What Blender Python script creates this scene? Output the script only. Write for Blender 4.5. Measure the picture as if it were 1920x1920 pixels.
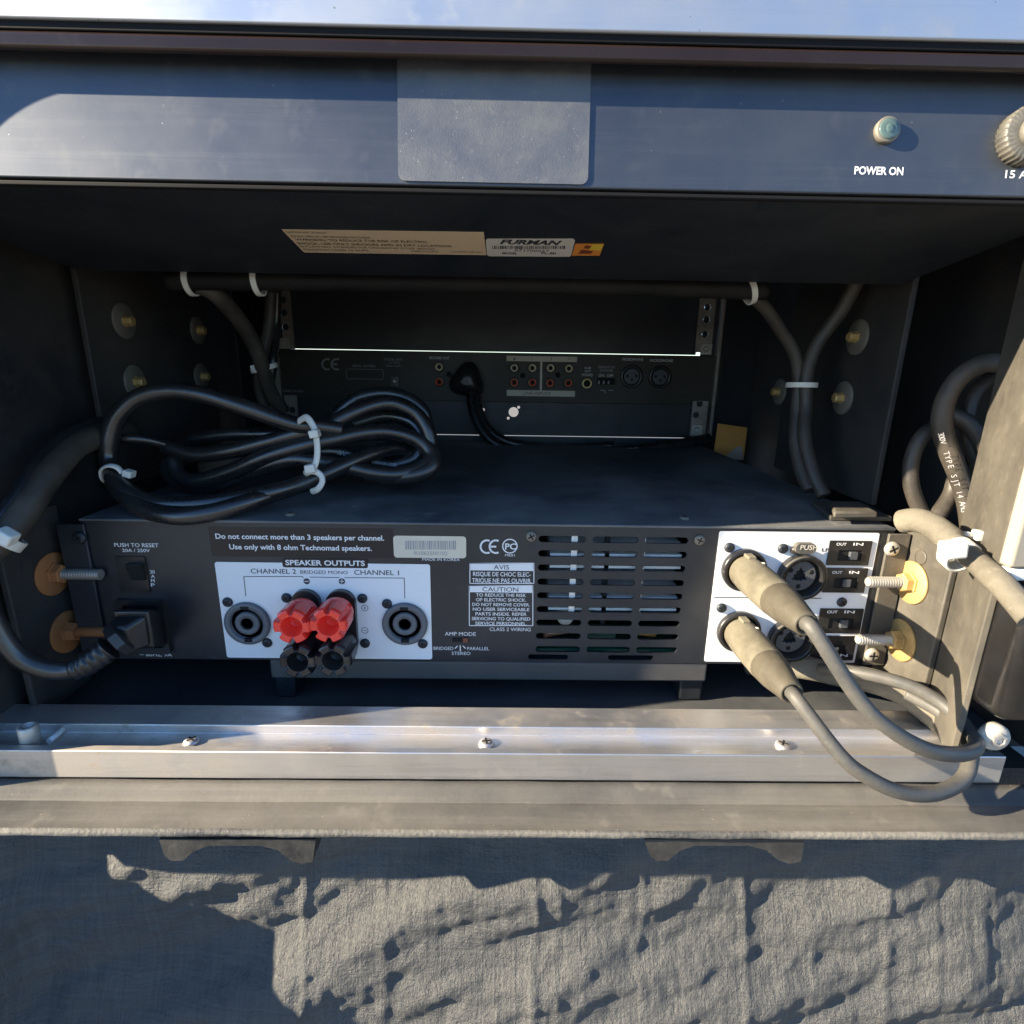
import bpy, bmesh, math, random
from mathutils import Vector, Matrix, noise
from mathutils.geometry import tessellate_polygon

random.seed(7)
scene = bpy.context.scene
for o in list(bpy.data.objects):
    bpy.data.objects.remove(o)
COL = scene.collection

# ------------------------------------------------------------------ camera
EYE = Vector((0.0, 0.0, 0.62))          # metres; the ground is z = 0
FPX, PITCH, YAW, ROLL = 1040.0, math.radians(15.1), math.radians(0.8), math.radians(0.92)
cam_d = bpy.data.cameras.new('camera')
cam = bpy.data.objects.new('camera', cam_d)
COL.objects.link(cam)
cam_d.sensor_width = 36.0
cam_d.lens = 36.0 * FPX / 1920.0
cam_d.clip_start, cam_d.clip_end = 0.01, 2000.0
R_CAM = (Matrix.Rotation(-YAW, 3, 'Z') @ Matrix.Rotation(math.pi / 2 - PITCH, 3, 'X') @ Matrix.Rotation(ROLL, 3, 'Z'))
cam.matrix_world = Matrix.Translation(EYE) @ R_CAM.to_4x4()
scene.camera = cam

# ------------------------------------------------------------------ sky, sun, exposure
SUN_TRAVEL = Vector((4.6, 1.0, -1.7)).normalized()     # the way the light goes
elev = math.asin(-SUN_TRAVEL.z)
world = bpy.data.worlds.new('World')
scene.world = world
world.use_nodes = True
wn = world.node_tree
sky = wn.nodes.new('ShaderNodeTexSky')
sky.sky_type = 'NISHITA'
sky.sun_disc = False
sky.sun_elevation = elev
to_sun = -SUN_TRAVEL
sky.sun_rotation = math.atan2(to_sun.x, to_sun.y)
sky.air_density, sky.dust_density, sky.ozone_density = 1.0, 0.1, 6.0
bg = wn.nodes['Background']
bg.inputs['Strength'].default_value = 0.09
wn.links.new(sky.outputs[0], bg.inputs['Color'])
sun_d = bpy.data.lights.new('sun', 'SUN')
sun_d.energy = 5.0
sun_d.angle = math.radians(0.5)
sun_d.color = (1.0, 0.85, 0.63)
sun = bpy.data.objects.new('sun', sun_d)
COL.objects.link(sun)
sun.rotation_euler = SUN_TRAVEL.to_track_quat('-Z', 'Y').to_euler()
sun.location = (-3, -1, 2)
scene.view_settings.view_transform = 'Standard'
scene.view_settings.look = 'None'
scene.view_settings.exposure = 1.95
scene.view_settings.gamma = 1.0

# ------------------------------------------------------------------ measuring: a place in the photo -> a point on a known plane
def ray(px, py):
    return (R_CAM @ Vector(((px - 960.0) / FPX, (960.0 - py) / FPX, -1.0)))

class Frame:
    """A local frame: x right, y away from the camera, z up; o is its origin in the world."""
    def __init__(s, o, tilt=0.0):
        s.o = Vector(o)
        s.m = Matrix.Rotation(tilt, 3, 'X')
        s.i = s.m.transposed()
    def w(s, x, y, z):
        return s.o + s.m @ Vector((x, y, z))
    def hit(s, px, py, axis=1, at=0.0):
        e = s.i @ (EYE - s.o)
        d = s.i @ ray(px, py)
        t = (at - e[axis]) / d[axis]
        return e + d * t
    def xz(s, px, py, y=0.0):
        p = s.hit(px, py, 1, y)
        return (p.x, p.z)

WORLD = Frame((0, 0, EYE.z))            # z counted from eye level
def on_y(px, py, y): return WORLD.w(*WORLD.hit(px, py, 1, y))
def on_x(px, py, x): return WORLD.w(*WORLD.hit(px, py, 0, x))
def on_z(px, py, z): return WORLD.w(*WORLD.hit(px, py, 2, z))

# ------------------------------------------------------------------ materials
MATS = {}
def mat(name, col, rough=0.5, metal=0.0, spec=0.5, dust=None, bump=None, streak=None, coat=0.0, rvar=0.0, specks=None, trans=0.0):
    """dust = (colour, amount 0..1, scale); bump = (scale, distance); streak = (axis scale xyz, amount, colour); specks = (scale, size, colour)"""
    m = bpy.data.materials.new(name)
    m.use_nodes = True
    nt = m.node_tree
    N, L = nt.nodes, nt.links
    b = N['Principled BSDF']
    b.inputs['Base Color'].default_value = (*col, 1)
    b.inputs['Roughness'].default_value = rough
    b.inputs['Metallic'].default_value = metal
    b.inputs['Specular IOR Level'].default_value = spec
    b.inputs['Coat Weight'].default_value = coat
    b.inputs['Transmission Weight'].default_value = trans
    tc = N.new('ShaderNodeTexCoord').outputs['Object']
    def nz(scale, detail=5, rgh=0.6, vec=tc):
        n = N.new('ShaderNodeTexNoise')
        n.inputs['Scale'].default_value = scale
        n.inputs['Detail'].default_value = detail
        n.inputs['Roughness'].default_value = rgh
        L.new(vec, n.inputs['Vector'])
        return n.outputs['Fac']
    def ramp(f, a, c):
        r = N.new('ShaderNodeMapRange')
        r.inputs['From Min'].default_value = a
        r.inputs['From Max'].default_value = c
        L.new(f, r.inputs['Value'])
        return r.outputs[0]
    def mix(fac, a, c):
        x = N.new('ShaderNodeMix')
        x.data_type = 'RGBA'
        if isinstance(fac, float): x.inputs[0].default_value = fac
        else: L.new(fac, x.inputs[0])
        if isinstance(a, tuple): x.inputs[6].default_value = (*a, 1)
        else: L.new(a, x.inputs[6])
        if isinstance(c, tuple): x.inputs[7].default_value = (*c, 1)
        else: L.new(c, x.inputs[7])
        return x.outputs[2]
    def mul(a, v):
        x = N.new('ShaderNodeMath'); x.operation = 'MULTIPLY'
        L.new(a, x.inputs[0])
        if isinstance(v, (int, float)): x.inputs[1].default_value = v
        else: L.new(v, x.inputs[1])
        return x.outputs[0]
    def add(a, v):
        x = N.new('ShaderNodeMath'); x.operation = 'ADD'; x.use_clamp = True
        L.new(a, x.inputs[0])
        if isinstance(v, (int, float)): x.inputs[1].default_value = v
        else: L.new(v, x.inputs[1])
        return x.outputs[0]
    c = tuple(col)
    rr = None
    if dust:
        dc, amt, sc = dust
        f = mul(ramp(nz(sc, 7, 0.68), 0.35, 0.72), amt)
        f = add(f, mul(ramp(nz(sc * 9, 3, 0.7), 0.58, 0.75), amt * 0.45))
        c = mix(f, c, tuple(dc))
        rr = add(mul(f, 0.55), rough)
    if streak:
        scl, amt, sc_col = streak
        mp = N.new('ShaderNodeMapping')
        mp.inputs['Scale'].default_value = scl
        L.new(tc, mp.inputs['Vector'])
        f = mul(ramp(nz(1.0, 6, 0.7, mp.outputs[0]), 0.5, 0.8), amt)
        c = mix(f, c, tuple(sc_col))
        rr = add(mul(f, 0.25), rr if rr is not None else rough) if rr is None else rr
    if specks:
        sc, size, scol = specks
        v = N.new('ShaderNodeTexVoronoi')
        v.inputs['Scale'].default_value = sc
        L.new(tc, v.inputs['Vector'])
        th = N.new('ShaderNodeMath'); th.operation = 'LESS_THAN'
        L.new(v.outputs['Distance'], th.inputs[0]); th.inputs[1].default_value = size
        gate = ramp(nz(sc * 0.23, 2), 0.55, 0.6)
        c = mix(mul(th.outputs[0], gate), c, tuple(scol))
    if not isinstance(c, tuple):
        L.new(c, b.inputs['Base Color'])
    if rvar:
        v = mul(nz(60, 4), rvar)
        rr = add(v, rr if rr is not None else rough - rvar * 0.5)
    if rr is not None:
        L.new(rr, b.inputs['Roughness'])
    if bump:
        bs, bd = bump[0], bump[1]
        bn = N.new('ShaderNodeBump')
        bn.inputs['Distance'].default_value = bd
        bn.inputs['Strength'].default_value = 1.0
        src = tc
        if len(bump) > 2:
            mp = N.new('ShaderNodeMapping'); mp.inputs['Scale'].default_value = bump[2]
            L.new(tc, mp.inputs['Vector']); src = mp.outputs[0]
        L.new(nz(bs, 4, 0.6, src), bn.inputs['Height'])
        L.new(bn.outputs[0], b.inputs['Normal'])
    MATS[name] = m
    return m

TAN = (0.30, 0.25, 0.17)
GREY_DUST = (0.22, 0.20, 0.16)
mat('panel_black', (0.080, 0.093, 0.118), 0.44, 0.8, dust=((0.27, 0.265, 0.245), 0.24, 8), streak=((5, 60, 260), 0.22, (0.24, 0.24, 0.23)), bump=(900, 0.00001), specks=(260, 0.045, (0.45, 0.43, 0.38)))
mat('plate_black', (0.125, 0.136, 0.158), 0.54, 0.7, dust=((0.30, 0.30, 0.29), 0.45, 30), bump=(1600, 0.00007), specks=(700, 0.10, (0.5, 0.5, 0.48)))
mat('steel_black', (0.007, 0.012, 0.019), 0.36, spec=0.7, dust=((0.045, 0.048, 0.052), 0.25, 10), bump=(700, 0.00002), rvar=0.2)
mat('mixer_black', (0.022, 0.018, 0.014), 0.45, dust=((0.10, 0.08, 0.06), 0.3, 12))
mat('amp_black', (0.008, 0.011, 0.018), 0.36, spec=0.7, dust=((0.085, 0.080, 0.066), 0.28, 10), bump=(1200, 0.00003), specks=(320, 0.04, (0.3, 0.26, 0.2)))
mat('amp_top', (0.026, 0.036, 0.048), 0.40, spec=1.0, dust=((0.20, 0.20, 0.195), 0.95, 9), rvar=0.25, specks=(300, 0.04, (0.3, 0.28, 0.24)))
mat('wall_black', (0.017, 0.018, 0.021), 0.45, dust=((0.11, 0.095, 0.075), 0.5, 8), bump=(500, 0.00004), rvar=0.2, specks=(260, 0.04, (0.24, 0.21, 0.16)))
mat('bracket_black', (0.055, 0.051, 0.044), 0.5, dust=((0.17, 0.15, 0.115), 0.65, 16), bump=(500, 0.00004), specks=(260, 0.05, (0.34, 0.29, 0.22)), streak=((60, 300, 30), 0.2, (0.18, 0.155, 0.12)))
mat('gloss_black', (0.006, 0.006, 0.007), 0.2, dust=((0.06, 0.055, 0.045), 0.15, 25), specks=(300, 0.03, (0.3, 0.27, 0.2)))
mat('plastic_black', (0.010, 0.010, 0.012), 0.28, coat=0.2, dust=((0.09, 0.085, 0.07), 0.25, 40))
mat('hole_black', (0.004, 0.004, 0.004), 0.8)
mat('loom_black', (0.008, 0.008, 0.009), 0.6, spec=0.2, dust=((0.05, 0.045, 0.038), 0.35, 22), bump=(260, 0.0002))
mat('cable_black', (0.008, 0.009, 0.011), 0.24, spec=0.9, dust=((0.085, 0.08, 0.07), 0.26, 26), bump=(260, 0.00008), streak=((60, 60, 60), 0.2, (0.08, 0.075, 0.066)), specks=(350, 0.035, (0.25, 0.22, 0.18)))
mat('cable_dusty', (0.028, 0.025, 0.022), 0.42, dust=((0.12, 0.10, 0.075), 0.6, 28), bump=(350, 0.00012))
mat('cable_grey', (0.060, 0.060, 0.058), 0.45, dust=((0.16, 0.145, 0.115), 0.55, 40), bump=(400, 0.00006))
mat('cable_pale', (0.085, 0.075, 0.058), 0.62, dust=((0.21, 0.19, 0.145), 0.85, 26), bump=(420, 0.00035), streak=((40, 40, 300), 0.4, (0.10, 0.085, 0.06)))
mat('plug_dusty', (0.085, 0.075, 0.052), 0.6, dust=((0.200, 0.180, 0.130), 0.95, 38), bump=(500, 0.00015), streak=((300, 80, 300), 0.35, (0.10, 0.08, 0.05)))
mat('boot_dusty', (0.060, 0.052, 0.037), 0.6, dust=((0.13, 0.112, 0.078), 0.55, 60), bump=(500, 0.0001))
mat('tie_white', (0.72, 0.72, 0.66), 0.42, dust=((0.5, 0.46, 0.36), 0.3, 60))
mat('aluminium', (0.80, 0.80, 0.81), 0.30, 0.9, dust=((0.42, 0.34, 0.24), 0.85, 9), streak=((14, 260, 420), 0.6, (0.42, 0.40, 0.35)), bump=(1.0, 0.00004, (8, 400, 900)), specks=(300, 0.03, (0.8, 0.75, 0.62)))
mat('aluminium_clean', (0.78, 0.77, 0.74), 0.45, 0.25, rvar=0.15)
mat('aluminium_lid', (0.50, 0.525, 0.575), 0.40, 0.8, dust=((0.48, 0.46, 0.42), 0.4, 14), streak=((9, 200, 420), 0.6, (0.44, 0.46, 0.50)), bump=(1.0, 0.00005, (10, 500, 900)), specks=(240, 0.07, (0.25, 0.24, 0.2)))
mat('trim_reflected_brown', (0.020, 0.011, 0.008), 0.16, 0.0, spec=0.35, dust=((0.08, 0.06, 0.05), 0.15, 12))  # brown of the reflected surroundings put into the base colour
mat('gasket', (0.007, 0.007, 0.008), 0.8, spec=0.25)
mat('ledge_nose', (0.055, 0.054, 0.052), 0.6, dust=((0.25, 0.23, 0.19), 0.95, 12), bump=(420, 0.0005), streak=((8, 120, 260), 0.5, (0.34, 0.31, 0.25)), specks=(420, 0.10, (0.38, 0.35, 0.29)))
mat('rubber_ledge', (0.050, 0.050, 0.050), 0.55, dust=((0.21, 0.195, 0.165), 0.85, 5), bump=(500, 0.00010), streak=((3, 60, 130), 0.45, (0.27, 0.25, 0.205)), specks=(330, 0.07, (0.45, 0.39, 0.30)))
mat('zinc', (0.55, 0.53, 0.48), 0.40, 0.5, dust=((0.30, 0.27, 0.22), 0.3, 90))
mat('rail_steel', (0.42, 0.39, 0.35), 0.5, 0.7, dust=((0.20, 0.16, 0.12), 0.5, 50))
mat('yellow_zinc', (0.58, 0.42, 0.18), 0.42, 0.55, dust=((0.40, 0.22, 0.07), 0.5, 90), rvar=0.2)
mat('rust', (0.42, 0.17, 0.06), 0.55, 0.35, dust=((0.42, 0.20, 0.08), 0.6, 120), rvar=0.2)
mat('washer_dull', (0.20, 0.19, 0.165), 0.5, 0.4, dust=((0.26, 0.22, 0.16), 0.5, 90))
mat('plate_white', (0.82, 0.83, 0.85), 0.38, dust=((0.70, 0.68, 0.62), 0.3, 25))
mat('print_white', (0.80, 0.80, 0.80), 0.5)
mat('print_grey', (0.34, 0.34, 0.35), 0.5)
mat('print_dark', (0.035, 0.037, 0.045), 0.5)
mat('label_cream', (0.70, 0.63, 0.50), 0.5, dust=((0.55, 0.48, 0.36), 0.4, 60))
mat('label_tan', (0.62, 0.49, 0.33), 0.55)
mat('label_silver', (0.60, 0.59, 0.55), 0.45)
mat('label_matte_black', (0.016, 0.016, 0.019), 0.28)
mat('orange_tag', (0.62, 0.27, 0.05), 0.5, dust=((0.40, 0.22, 0.10), 0.35, 40))
mat('tag_torn', (0.42, 0.33, 0.27), 0.7)
mat('sticker_orange', (0.75, 0.28, 0.05), 0.35)
mat('sticker_yellow', (0.75, 0.55, 0.06), 0.35)
mat('sticker_brown', (0.20, 0.06, 0.03), 0.4)
mat('red_plastic', (0.90, 0.055, 0.035), 0.25, coat=0.4)
mat('grey_plastic', (0.115, 0.125, 0.14), 0.45)
mat('grey_plastic_dark', (0.07, 0.075, 0.085), 0.45)
mat('gold', (0.85, 0.64, 0.30), 0.35, 0.6)
mat('jack_red', (0.72, 0.09, 0.04), 0.4)
mat('jack_cream', (0.85, 0.70, 0.48), 0.4)
mat('lamp_lens', (0.13, 0.20, 0.18), 0.15, spec=0.6, trans=0.3, coat=0.3)
mat('circuit_board', (0.012, 0.075, 0.045), 0.4)
mat('copper_wire', (0.45, 0.20, 0.10), 0.4, 0.3)
mat('knob_dusty', (0.09, 0.088, 0.08), 0.42, 0.3, dust=((0.26, 0.235, 0.185), 0.6, 90), bump=(500, 0.0001))
mat('strip_cream', (0.26, 0.245, 0.205), 0.5, dust=((0.36, 0.32, 0.24), 0.5, 30))
mat('ground_dirt', (0.18, 0.17, 0.15), 0.9, dust=((0.12, 0.11, 0.095), 0.6, 1.5))
mat('bumper_grey', (0.48, 0.47, 0.42), 0.5, dust=((0.36, 0.32, 0.25), 0.5, 80))
mat('catch_black', (0.022, 0.022, 0.023), 0.5, dust=((0.085, 0.08, 0.068), 0.6, 60), bump=(350, 0.0002), specks=(300, 0.08, (0.4, 0.36, 0.29)))
mat('floor_black', (0.045, 0.050, 0.056), 0.5, dust=((0.12, 0.12, 0.115), 0.6, 12), bump=(300, 0.0001))
mat('chassis_grey', (0.06, 0.06, 0.063), 0.5, dust=((0.11, 0.10, 0.085), 0.5, 20))

# woven weed cloth: a real weave in the bump, faded threads in the colour
def cloth_material():
    m = bpy.data.materials.new('weed_cloth'); m.use_nodes = True
    N, L = m.node_tree.nodes, m.node_tree.links
    b = N['Principled BSDF']
    b.inputs['Roughness'].default_value = 0.52
    b.inputs['Specular IOR Level'].default_value = 0.5
    tc = N.new('ShaderNodeTexCoord').outputs['Object']
    def nz(scale, vs, detail=4, r=0.6):
        mp = N.new('ShaderNodeMapping'); mp.inputs['Scale'].default_value = vs
        L.new(tc, mp.inputs['Vector'])
        n = N.new('ShaderNodeTexNoise'); n.inputs['Scale'].default_value = scale
        n.inputs['Detail'].default_value = detail; n.inputs['Roughness'].default_value = r
        L.new(mp.outputs[0], n.inputs['Vector'])
        return n.outputs['Fac']
    warp = nz(1.0, (900, 60, 14), 3)
    weft = nz(1.0, (16, 60, 900), 3)
    mott = nz(14, (1, 1, 1), 6, 0.65)
    def math_(op, a, c):
        x = N.new('ShaderNodeMath'); x.operation = op
        for i, v in enumerate((a, c)):
            if isinstance(v, (int, float)): x.inputs[i].default_value = v
            else: L.new(v, x.inputs[i])
        return x.outputs[0]
    s = math_('ADD', warp, weft)
    mr = N.new('ShaderNodeMapRange'); L.new(s, mr.inputs['Value'])
    mr.inputs['From Min'].default_value = 0.75; mr.inputs['From Max'].default_value = 1.3
    f = math_('ADD', math_('MULTIPLY', mr.outputs[0], 0.32), math_('MULTIPLY', mott, 0.68))
    cr = N.new('ShaderNodeValToRGB'); L.new(f, cr.inputs[0])
    cr.color_ramp.elements[0].color = (0.046, 0.050, 0.055, 1); cr.color_ramp.elements[0].position = 0.2
    cr.color_ramp.elements[1].color = (0.128, 0.127, 0.119, 1); cr.color_ramp.elements[1].position = 0.8
    L.new(cr.outputs[0], b.inputs['Base Color'])
    bn = N.new('ShaderNodeBump'); bn.inputs['Distance'].default_value = 0.0009
    grit = nz(300, (1, 1, 1), 5, 0.75)
    hh = math_('ADD', math_('MULTIPLY', s, 0.55), math_('MULTIPLY', grit, 2.6))
    L.new(hh, bn.inputs['Height'])
    L.new(bn.outputs[0], b.inputs['Normal'])
    MATS['weed_cloth'] = m
cloth_material()

# ------------------------------------------------------------------ mesh building
class MB:
    def __init__(s):
        s.bm = bmesh.new(); s.mats = []
        s.smooth_faces = []
    def mi(s, m):
        if m not in s.mats: s.mats.append(m)
        return s.mats.index(m)
    def faces(s, verts, faces, m, smooth=False):
        vs = [s.bm.verts.new(v) for v in verts]
        i = s.mi(m); out = []
        for f in faces:
            try:
                q = s.bm.faces.new([vs[k] for k in f])
            except ValueError:
                continue
            q.material_index = i; q.smooth = smooth; out.append(q)
        return vs, out
    def box(s, fr, x0, x1, y0, y1, z0, z1, m, bev=0.0, seg=2):
        c = [fr.w(x, y, z) for z in (z0, z1) for y in (y0, y1) for x in (x0, x1)]
        F = [(0, 2, 3, 1), (4, 5, 7, 6), (0, 1, 5, 4), (2, 6, 7, 3), (0, 4, 6, 2), (1, 3, 7, 5)]
        vs, fs = s.faces(c, F, m)
        if bev:
            s._bevel(vs, bev, seg, m)
        return s
    def _bevel(s, vs, bev, seg, m):
        es = set(e for v in vs for e in v.link_edges)
        r = bmesh.ops.bevel(s.bm, geom=list(es), offset=bev, segments=seg, profile=0.5, affect='EDGES', clamp_overlap=True)
        i = s.mi(m)
        for f in r['faces']:
            f.material_index = i; f.smooth = True
    def hexa(s, c, m, bev=0.0, seg=2):
        """eight corners: bottom front-left, front-right, back-right, back-left, then the top four"""
        F = [(0, 3, 2, 1), (4, 5, 6, 7), (0, 1, 5, 4), (2, 3, 7, 6), (0, 4, 7, 3), (1, 2, 6, 5)]
        vs, fs = s.faces(c, F, m)
        if bev: s._bevel(vs, bev, seg, m)
        return s
    def plate(s, fr, outer, holes, y0, y1, m, side=None):
        """a sheet in the frame's xz plane between depths y0 (front) and y1, with real holes"""
        loops = [outer] + list(holes)
        flat = [p for l in loops for p in l]
        tris = tessellate_polygon([[Vector((p[0], p[1], 0)) for p in l] for l in loops])
        n = len(flat)
        V = [fr.w(p[0], y0, p[1]) for p in flat] + [fr.w(p[0], y1, p[1]) for p in flat]
        vs = [s.bm.verts.new(v) for v in V]
        i = s.mi(m); j = s.mi(side or m)
        nrm = fr.m @ Vector((0, -1, 0))
        for t in tris:
            a, b, c = t
            v1 = (V[b] - V[a]).cross(V[c] - V[a])
            if v1.length < 1e-14: continue
            if v1.dot(nrm) < 0: a, c = c, a
            for tri, k in (((a, b, c), i), ((c + n, b + n, a + n), i)):
                try:
                    f = s.bm.faces.new([vs[q] for q in tri]); f.material_index = k
                except ValueError: pass
        o = 0
        for l in loops:
            L = len(l)
            for k in range(L):
                a, b = o + k, o + (k + 1) % L
                try:
                    f = s.bm.faces.new((vs[a], vs[b], vs[b + n], vs[a + n])); f.material_index = j
                except ValueError: pass
            o += L
        return s
    def lathe(s, p0, d, prof, m, seg=24, smooth=True, lobes=None, mats=None):
        """prof = [(distance along d, radius)]; lobes(k/seg) scales the radius"""
        p0 = Vector(p0); d = Vector(d).normalized()
        a = d.orthogonal().normalized()
        if abs(d.z) < 0.9:
            a = (Vector((0, 0, 1)) - d * d.z).normalized()
        b = d.cross(a)
        rows = []
        for (t, r) in prof:
            row = []
            for k in range(seg):
                th = 2 * math.pi * k / seg
                rr = r * (lobes(k / seg, t, r) if lobes else 1.0)
                row.append(s.bm.verts.new(p0 + d * t + (a * math.cos(th) + b * math.sin(th)) * rr))
            rows.append(row)
        i = s.mi(m)
        for q in range(len(rows) - 1):
            mi = s.mi(mats[q]) if mats else i
            for k in range(seg):
                f = s.bm.faces.new((rows[q][k], rows[q][(k + 1) % seg], rows[q + 1][(k + 1) % seg], rows[q + 1][k]))
                f.material_index = mi; f.smooth = smooth
        for row, rev in ((rows[0], True), (rows[-1], False)):
            try:
                f = s.bm.faces.new(row[::-1] if rev else row); f.material_index = s.mi(mats[-1]) if (mats and not rev) else i
            except ValueError: pass
        return s
    def tube(s, pts, r, m, seg=12, sub=8, closed=False, flat=1.0, wob=0.0, rfun=None):
        P = spline(pts, sub, closed)
        n = len(P)
        up = Vector((0.13, 0.21, 0.97)).normalized()
        rows = []
        prev = None
        for k, p in enumerate(P):
            t = (P[min(k + 1, n - 1)] - P[max(k - 1, 0)])
            t = t.normalized() if t.length > 1e-9 else Vector((1, 0, 0))
            if prev is None:
                a = t.orthogonal().normalized() if abs(t.dot(up)) > 0.95 else (up - t * up.dot(t)).normalized()
            else:
                a = (prev - t * prev.dot(t)).normalized()
            prev = a
            b = t.cross(a)
            rr = r * (rfun(k / (n - 1)) if rfun else 1.0)
            if wob: rr *= 1 + wob * noise.noise(p * 60)
            rows.append([s.bm.verts.new(p + (a * math.cos(2 * math.pi * j / seg) + b * math.sin(2 * math.pi * j / seg) * flat) * rr) for j in range(seg)])
        i = s.mi(m)
        for q in range(n - 1):
            for k in range(seg):
                f = s.bm.faces.new((rows[q][k], rows[q][(k + 1) % seg], rows[q + 1][(k + 1) % seg], rows[q + 1][k]))
                f.material_index = i; f.smooth = True
        for row in (rows[0][::-1], rows[-1]):
            f = s.bm.faces.new(row); f.material_index = i
        return s
    def build(s, name, parent=None, local=False):
        me = bpy.data.meshes.new(name)
        base = root_of(parent).location if parent else Vector((0, 0, 0))
        bmesh.ops.recalc_face_normals(s.bm, faces=s.bm.faces[:])
        if parent and not local:
            bmesh.ops.translate(s.bm, verts=s.bm.verts[:], vec=-base)
        s.bm.to_mesh(me); s.bm.free()
        for m in s.mats: me.materials.append(MATS[m])
        o = bpy.data.objects.new(name, me)
        COL.objects.link(o)
        if parent: o.parent = parent
        if name in ('lettering', 'print', 'heat_sink', 'wiring', 'circuit_board'): o['kind'] = 'stuff'
        return o

def root_of(o):
    while o.parent: o = o.parent
    return o

def spline(pts, sub=8, closed=False):
    P = [Vector(p) for p in pts]
    if sub <= 1 or len(P) < 3: return P
    out = []
    n = len(P)
    for k in range(n - 1):
        p0 = P[max(k - 1, 0)]; p1 = P[k]; p2 = P[k + 1]; p3 = P[min(k + 2, n - 1)]
        for j in range(sub):
            t = j / sub
            out.append(0.5 * ((2 * p1) + (p2 - p0) * t + (2 * p0 - 5 * p1 + 4 * p2 - p3) * t * t + (3 * p1 - p0 - 3 * p2 + p3) * t ** 3))
    out.append(P[-1])
    return out

def thing(name, label, cat, loc, group=None):
    o = bpy.data.objects.new(name, None)
    o.empty_display_size = 0.02
    COL.objects.link(o)
    o.location = loc
    o['label'] = label; o['category'] = cat
    if group: o['group'] = group
    return o

def place(src, parent, loc, rot=None, name=None):
    """a copy of a part (mesh shared) put at a world place"""
    o = src.copy(); COL.objects.link(o)
    o.parent = parent
    o.location = Vector(loc) - root_of(parent).location
    if rot: o.rotation_euler = rot
    if name: o.name = name
    return o

def rrect(x0, x1, z0, z1, r, n=5):
    pts = []
    for cx, cz, a0 in ((x1 - r, z1 - r, 0), (x0 + r, z1 - r, 90), (x0 + r, z0 + r, 180), (x1 - r, z0 + r, 270)):
        for k in range(n + 1):
            a = math.radians(a0 + 90 * k / n)
            pts.append((cx + r * math.cos(a), cz + r * math.sin(a)))
    return pts
def circle(cx, cz, r, n=20):
    return [(cx + r * math.cos(2 * math.pi * k / n), cz + r * math.sin(2 * math.pi * k / n)) for k in range(n)]

# lettering: the built-in font turned into flat faces
_tc = {}
def glyphs(s, bold=0.0, shear=0.0):
    key = (s, bold, shear)
    if key not in _tc:
        cu = bpy.data.curves.new('t', 'FONT')
        cu.body = s; cu.resolution_u = 3
        cu.offset = bold; cu.shear = shear
        ob = bpy.data.objects.new('t', cu)
        me = bpy.data.meshes.new_from_object(ob)
        V = [(v.co.x, v.co.y) for v in me.vertices]
        F = [tuple(p.vertices) for p in me.polygons]
        bpy.data.objects.remove(ob); bpy.data.meshes.remove(me); bpy.data.curves.remove(cu)
        if V:
            x0 = min(v[0] for v in V); x1 = max(v[0] for v in V)
        else: x0, x1 = 0, 1
        _tc[key] = (V, F, x0, x1)
    return _tc[key]
CAP = 0.70
def text(mb, fr, s, px0, px1, py, hpx, m, y=0.0, bold=0.0, shear=0.0):
    """one line between px0 and px1, centred at py, capitals hpx high, lying on the frame's plane at depth y"""
    V, F, x0, x1 = glyphs(s, bold, shear)
    xa, za = fr.xz(px0, py, y); xb, zb = fr.xz(px1, py, y)
    zt = fr.xz((px0 + px1) / 2, py - hpx / 2, y)[1]; zl = fr.xz((px0 + px1) / 2, py + hpx / 2, y)[1]
    sx = (xb - xa) / (x1 - x0); sz = (zt - zl) / CAP
    zc = 0.5 * (za + zb) - (zt - zl) / 2
    pts = [fr.w(xa + (v[0] - x0) * sx, y, zc + v[1] * sz) for v in V]
    mb.faces(pts, F, m)
def rect_px(fr, px0, py0, px1, py1, y=0.0):
    """x from the middle row, z from the middle column"""
    pm, pc = (py0 + py1) / 2, (px0 + px1) / 2
    return fr.xz(px0, pm, y)[0], fr.xz(px1, pm, y)[0], fr.xz(pc, py1, y)[1], fr.xz(pc, py0, y)[1]
def line_px(mb, fr, pts, wpx, m, y):
    sc = abs(fr.xz(pts[0][0] + 1, pts[0][1], y)[0] - fr.xz(*pts[0], y)[0])
    h = wpx * sc / 2
    for a, b in zip(pts[:-1], pts[1:]):
        A = Vector(fr.xz(*a, y)); B = Vector(fr.xz(*b, y))
        d = (B - A).normalized(); n = Vector((-d.y, d.x)) * h
        q = [A + n, B + n, B - n, A - n]
        mb.faces([fr.w(p.x, y, p.y) for p in q], [(0, 1, 2, 3)], m)
def ring_px(mb, fr, px, py, rpx, wpx, m, y, n=24):
    cx, cz = fr.xz(px, py, y)
    sc = abs(fr.xz(px + 1, py, y)[0] - cx)
    ro, ri = (rpx + wpx / 2) * sc, max((rpx - wpx / 2) * sc, 0.0)
    V = [fr.w(x, y, z) for x, z in circle(cx, cz, ro, n)] + [fr.w(x, y, z) for x, z in circle(cx, cz, ri, n)]
    mb.faces(V, [(k, (k + 1) % n, n + (k + 1) % n, n + k) for k in range(n)], m)

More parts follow.
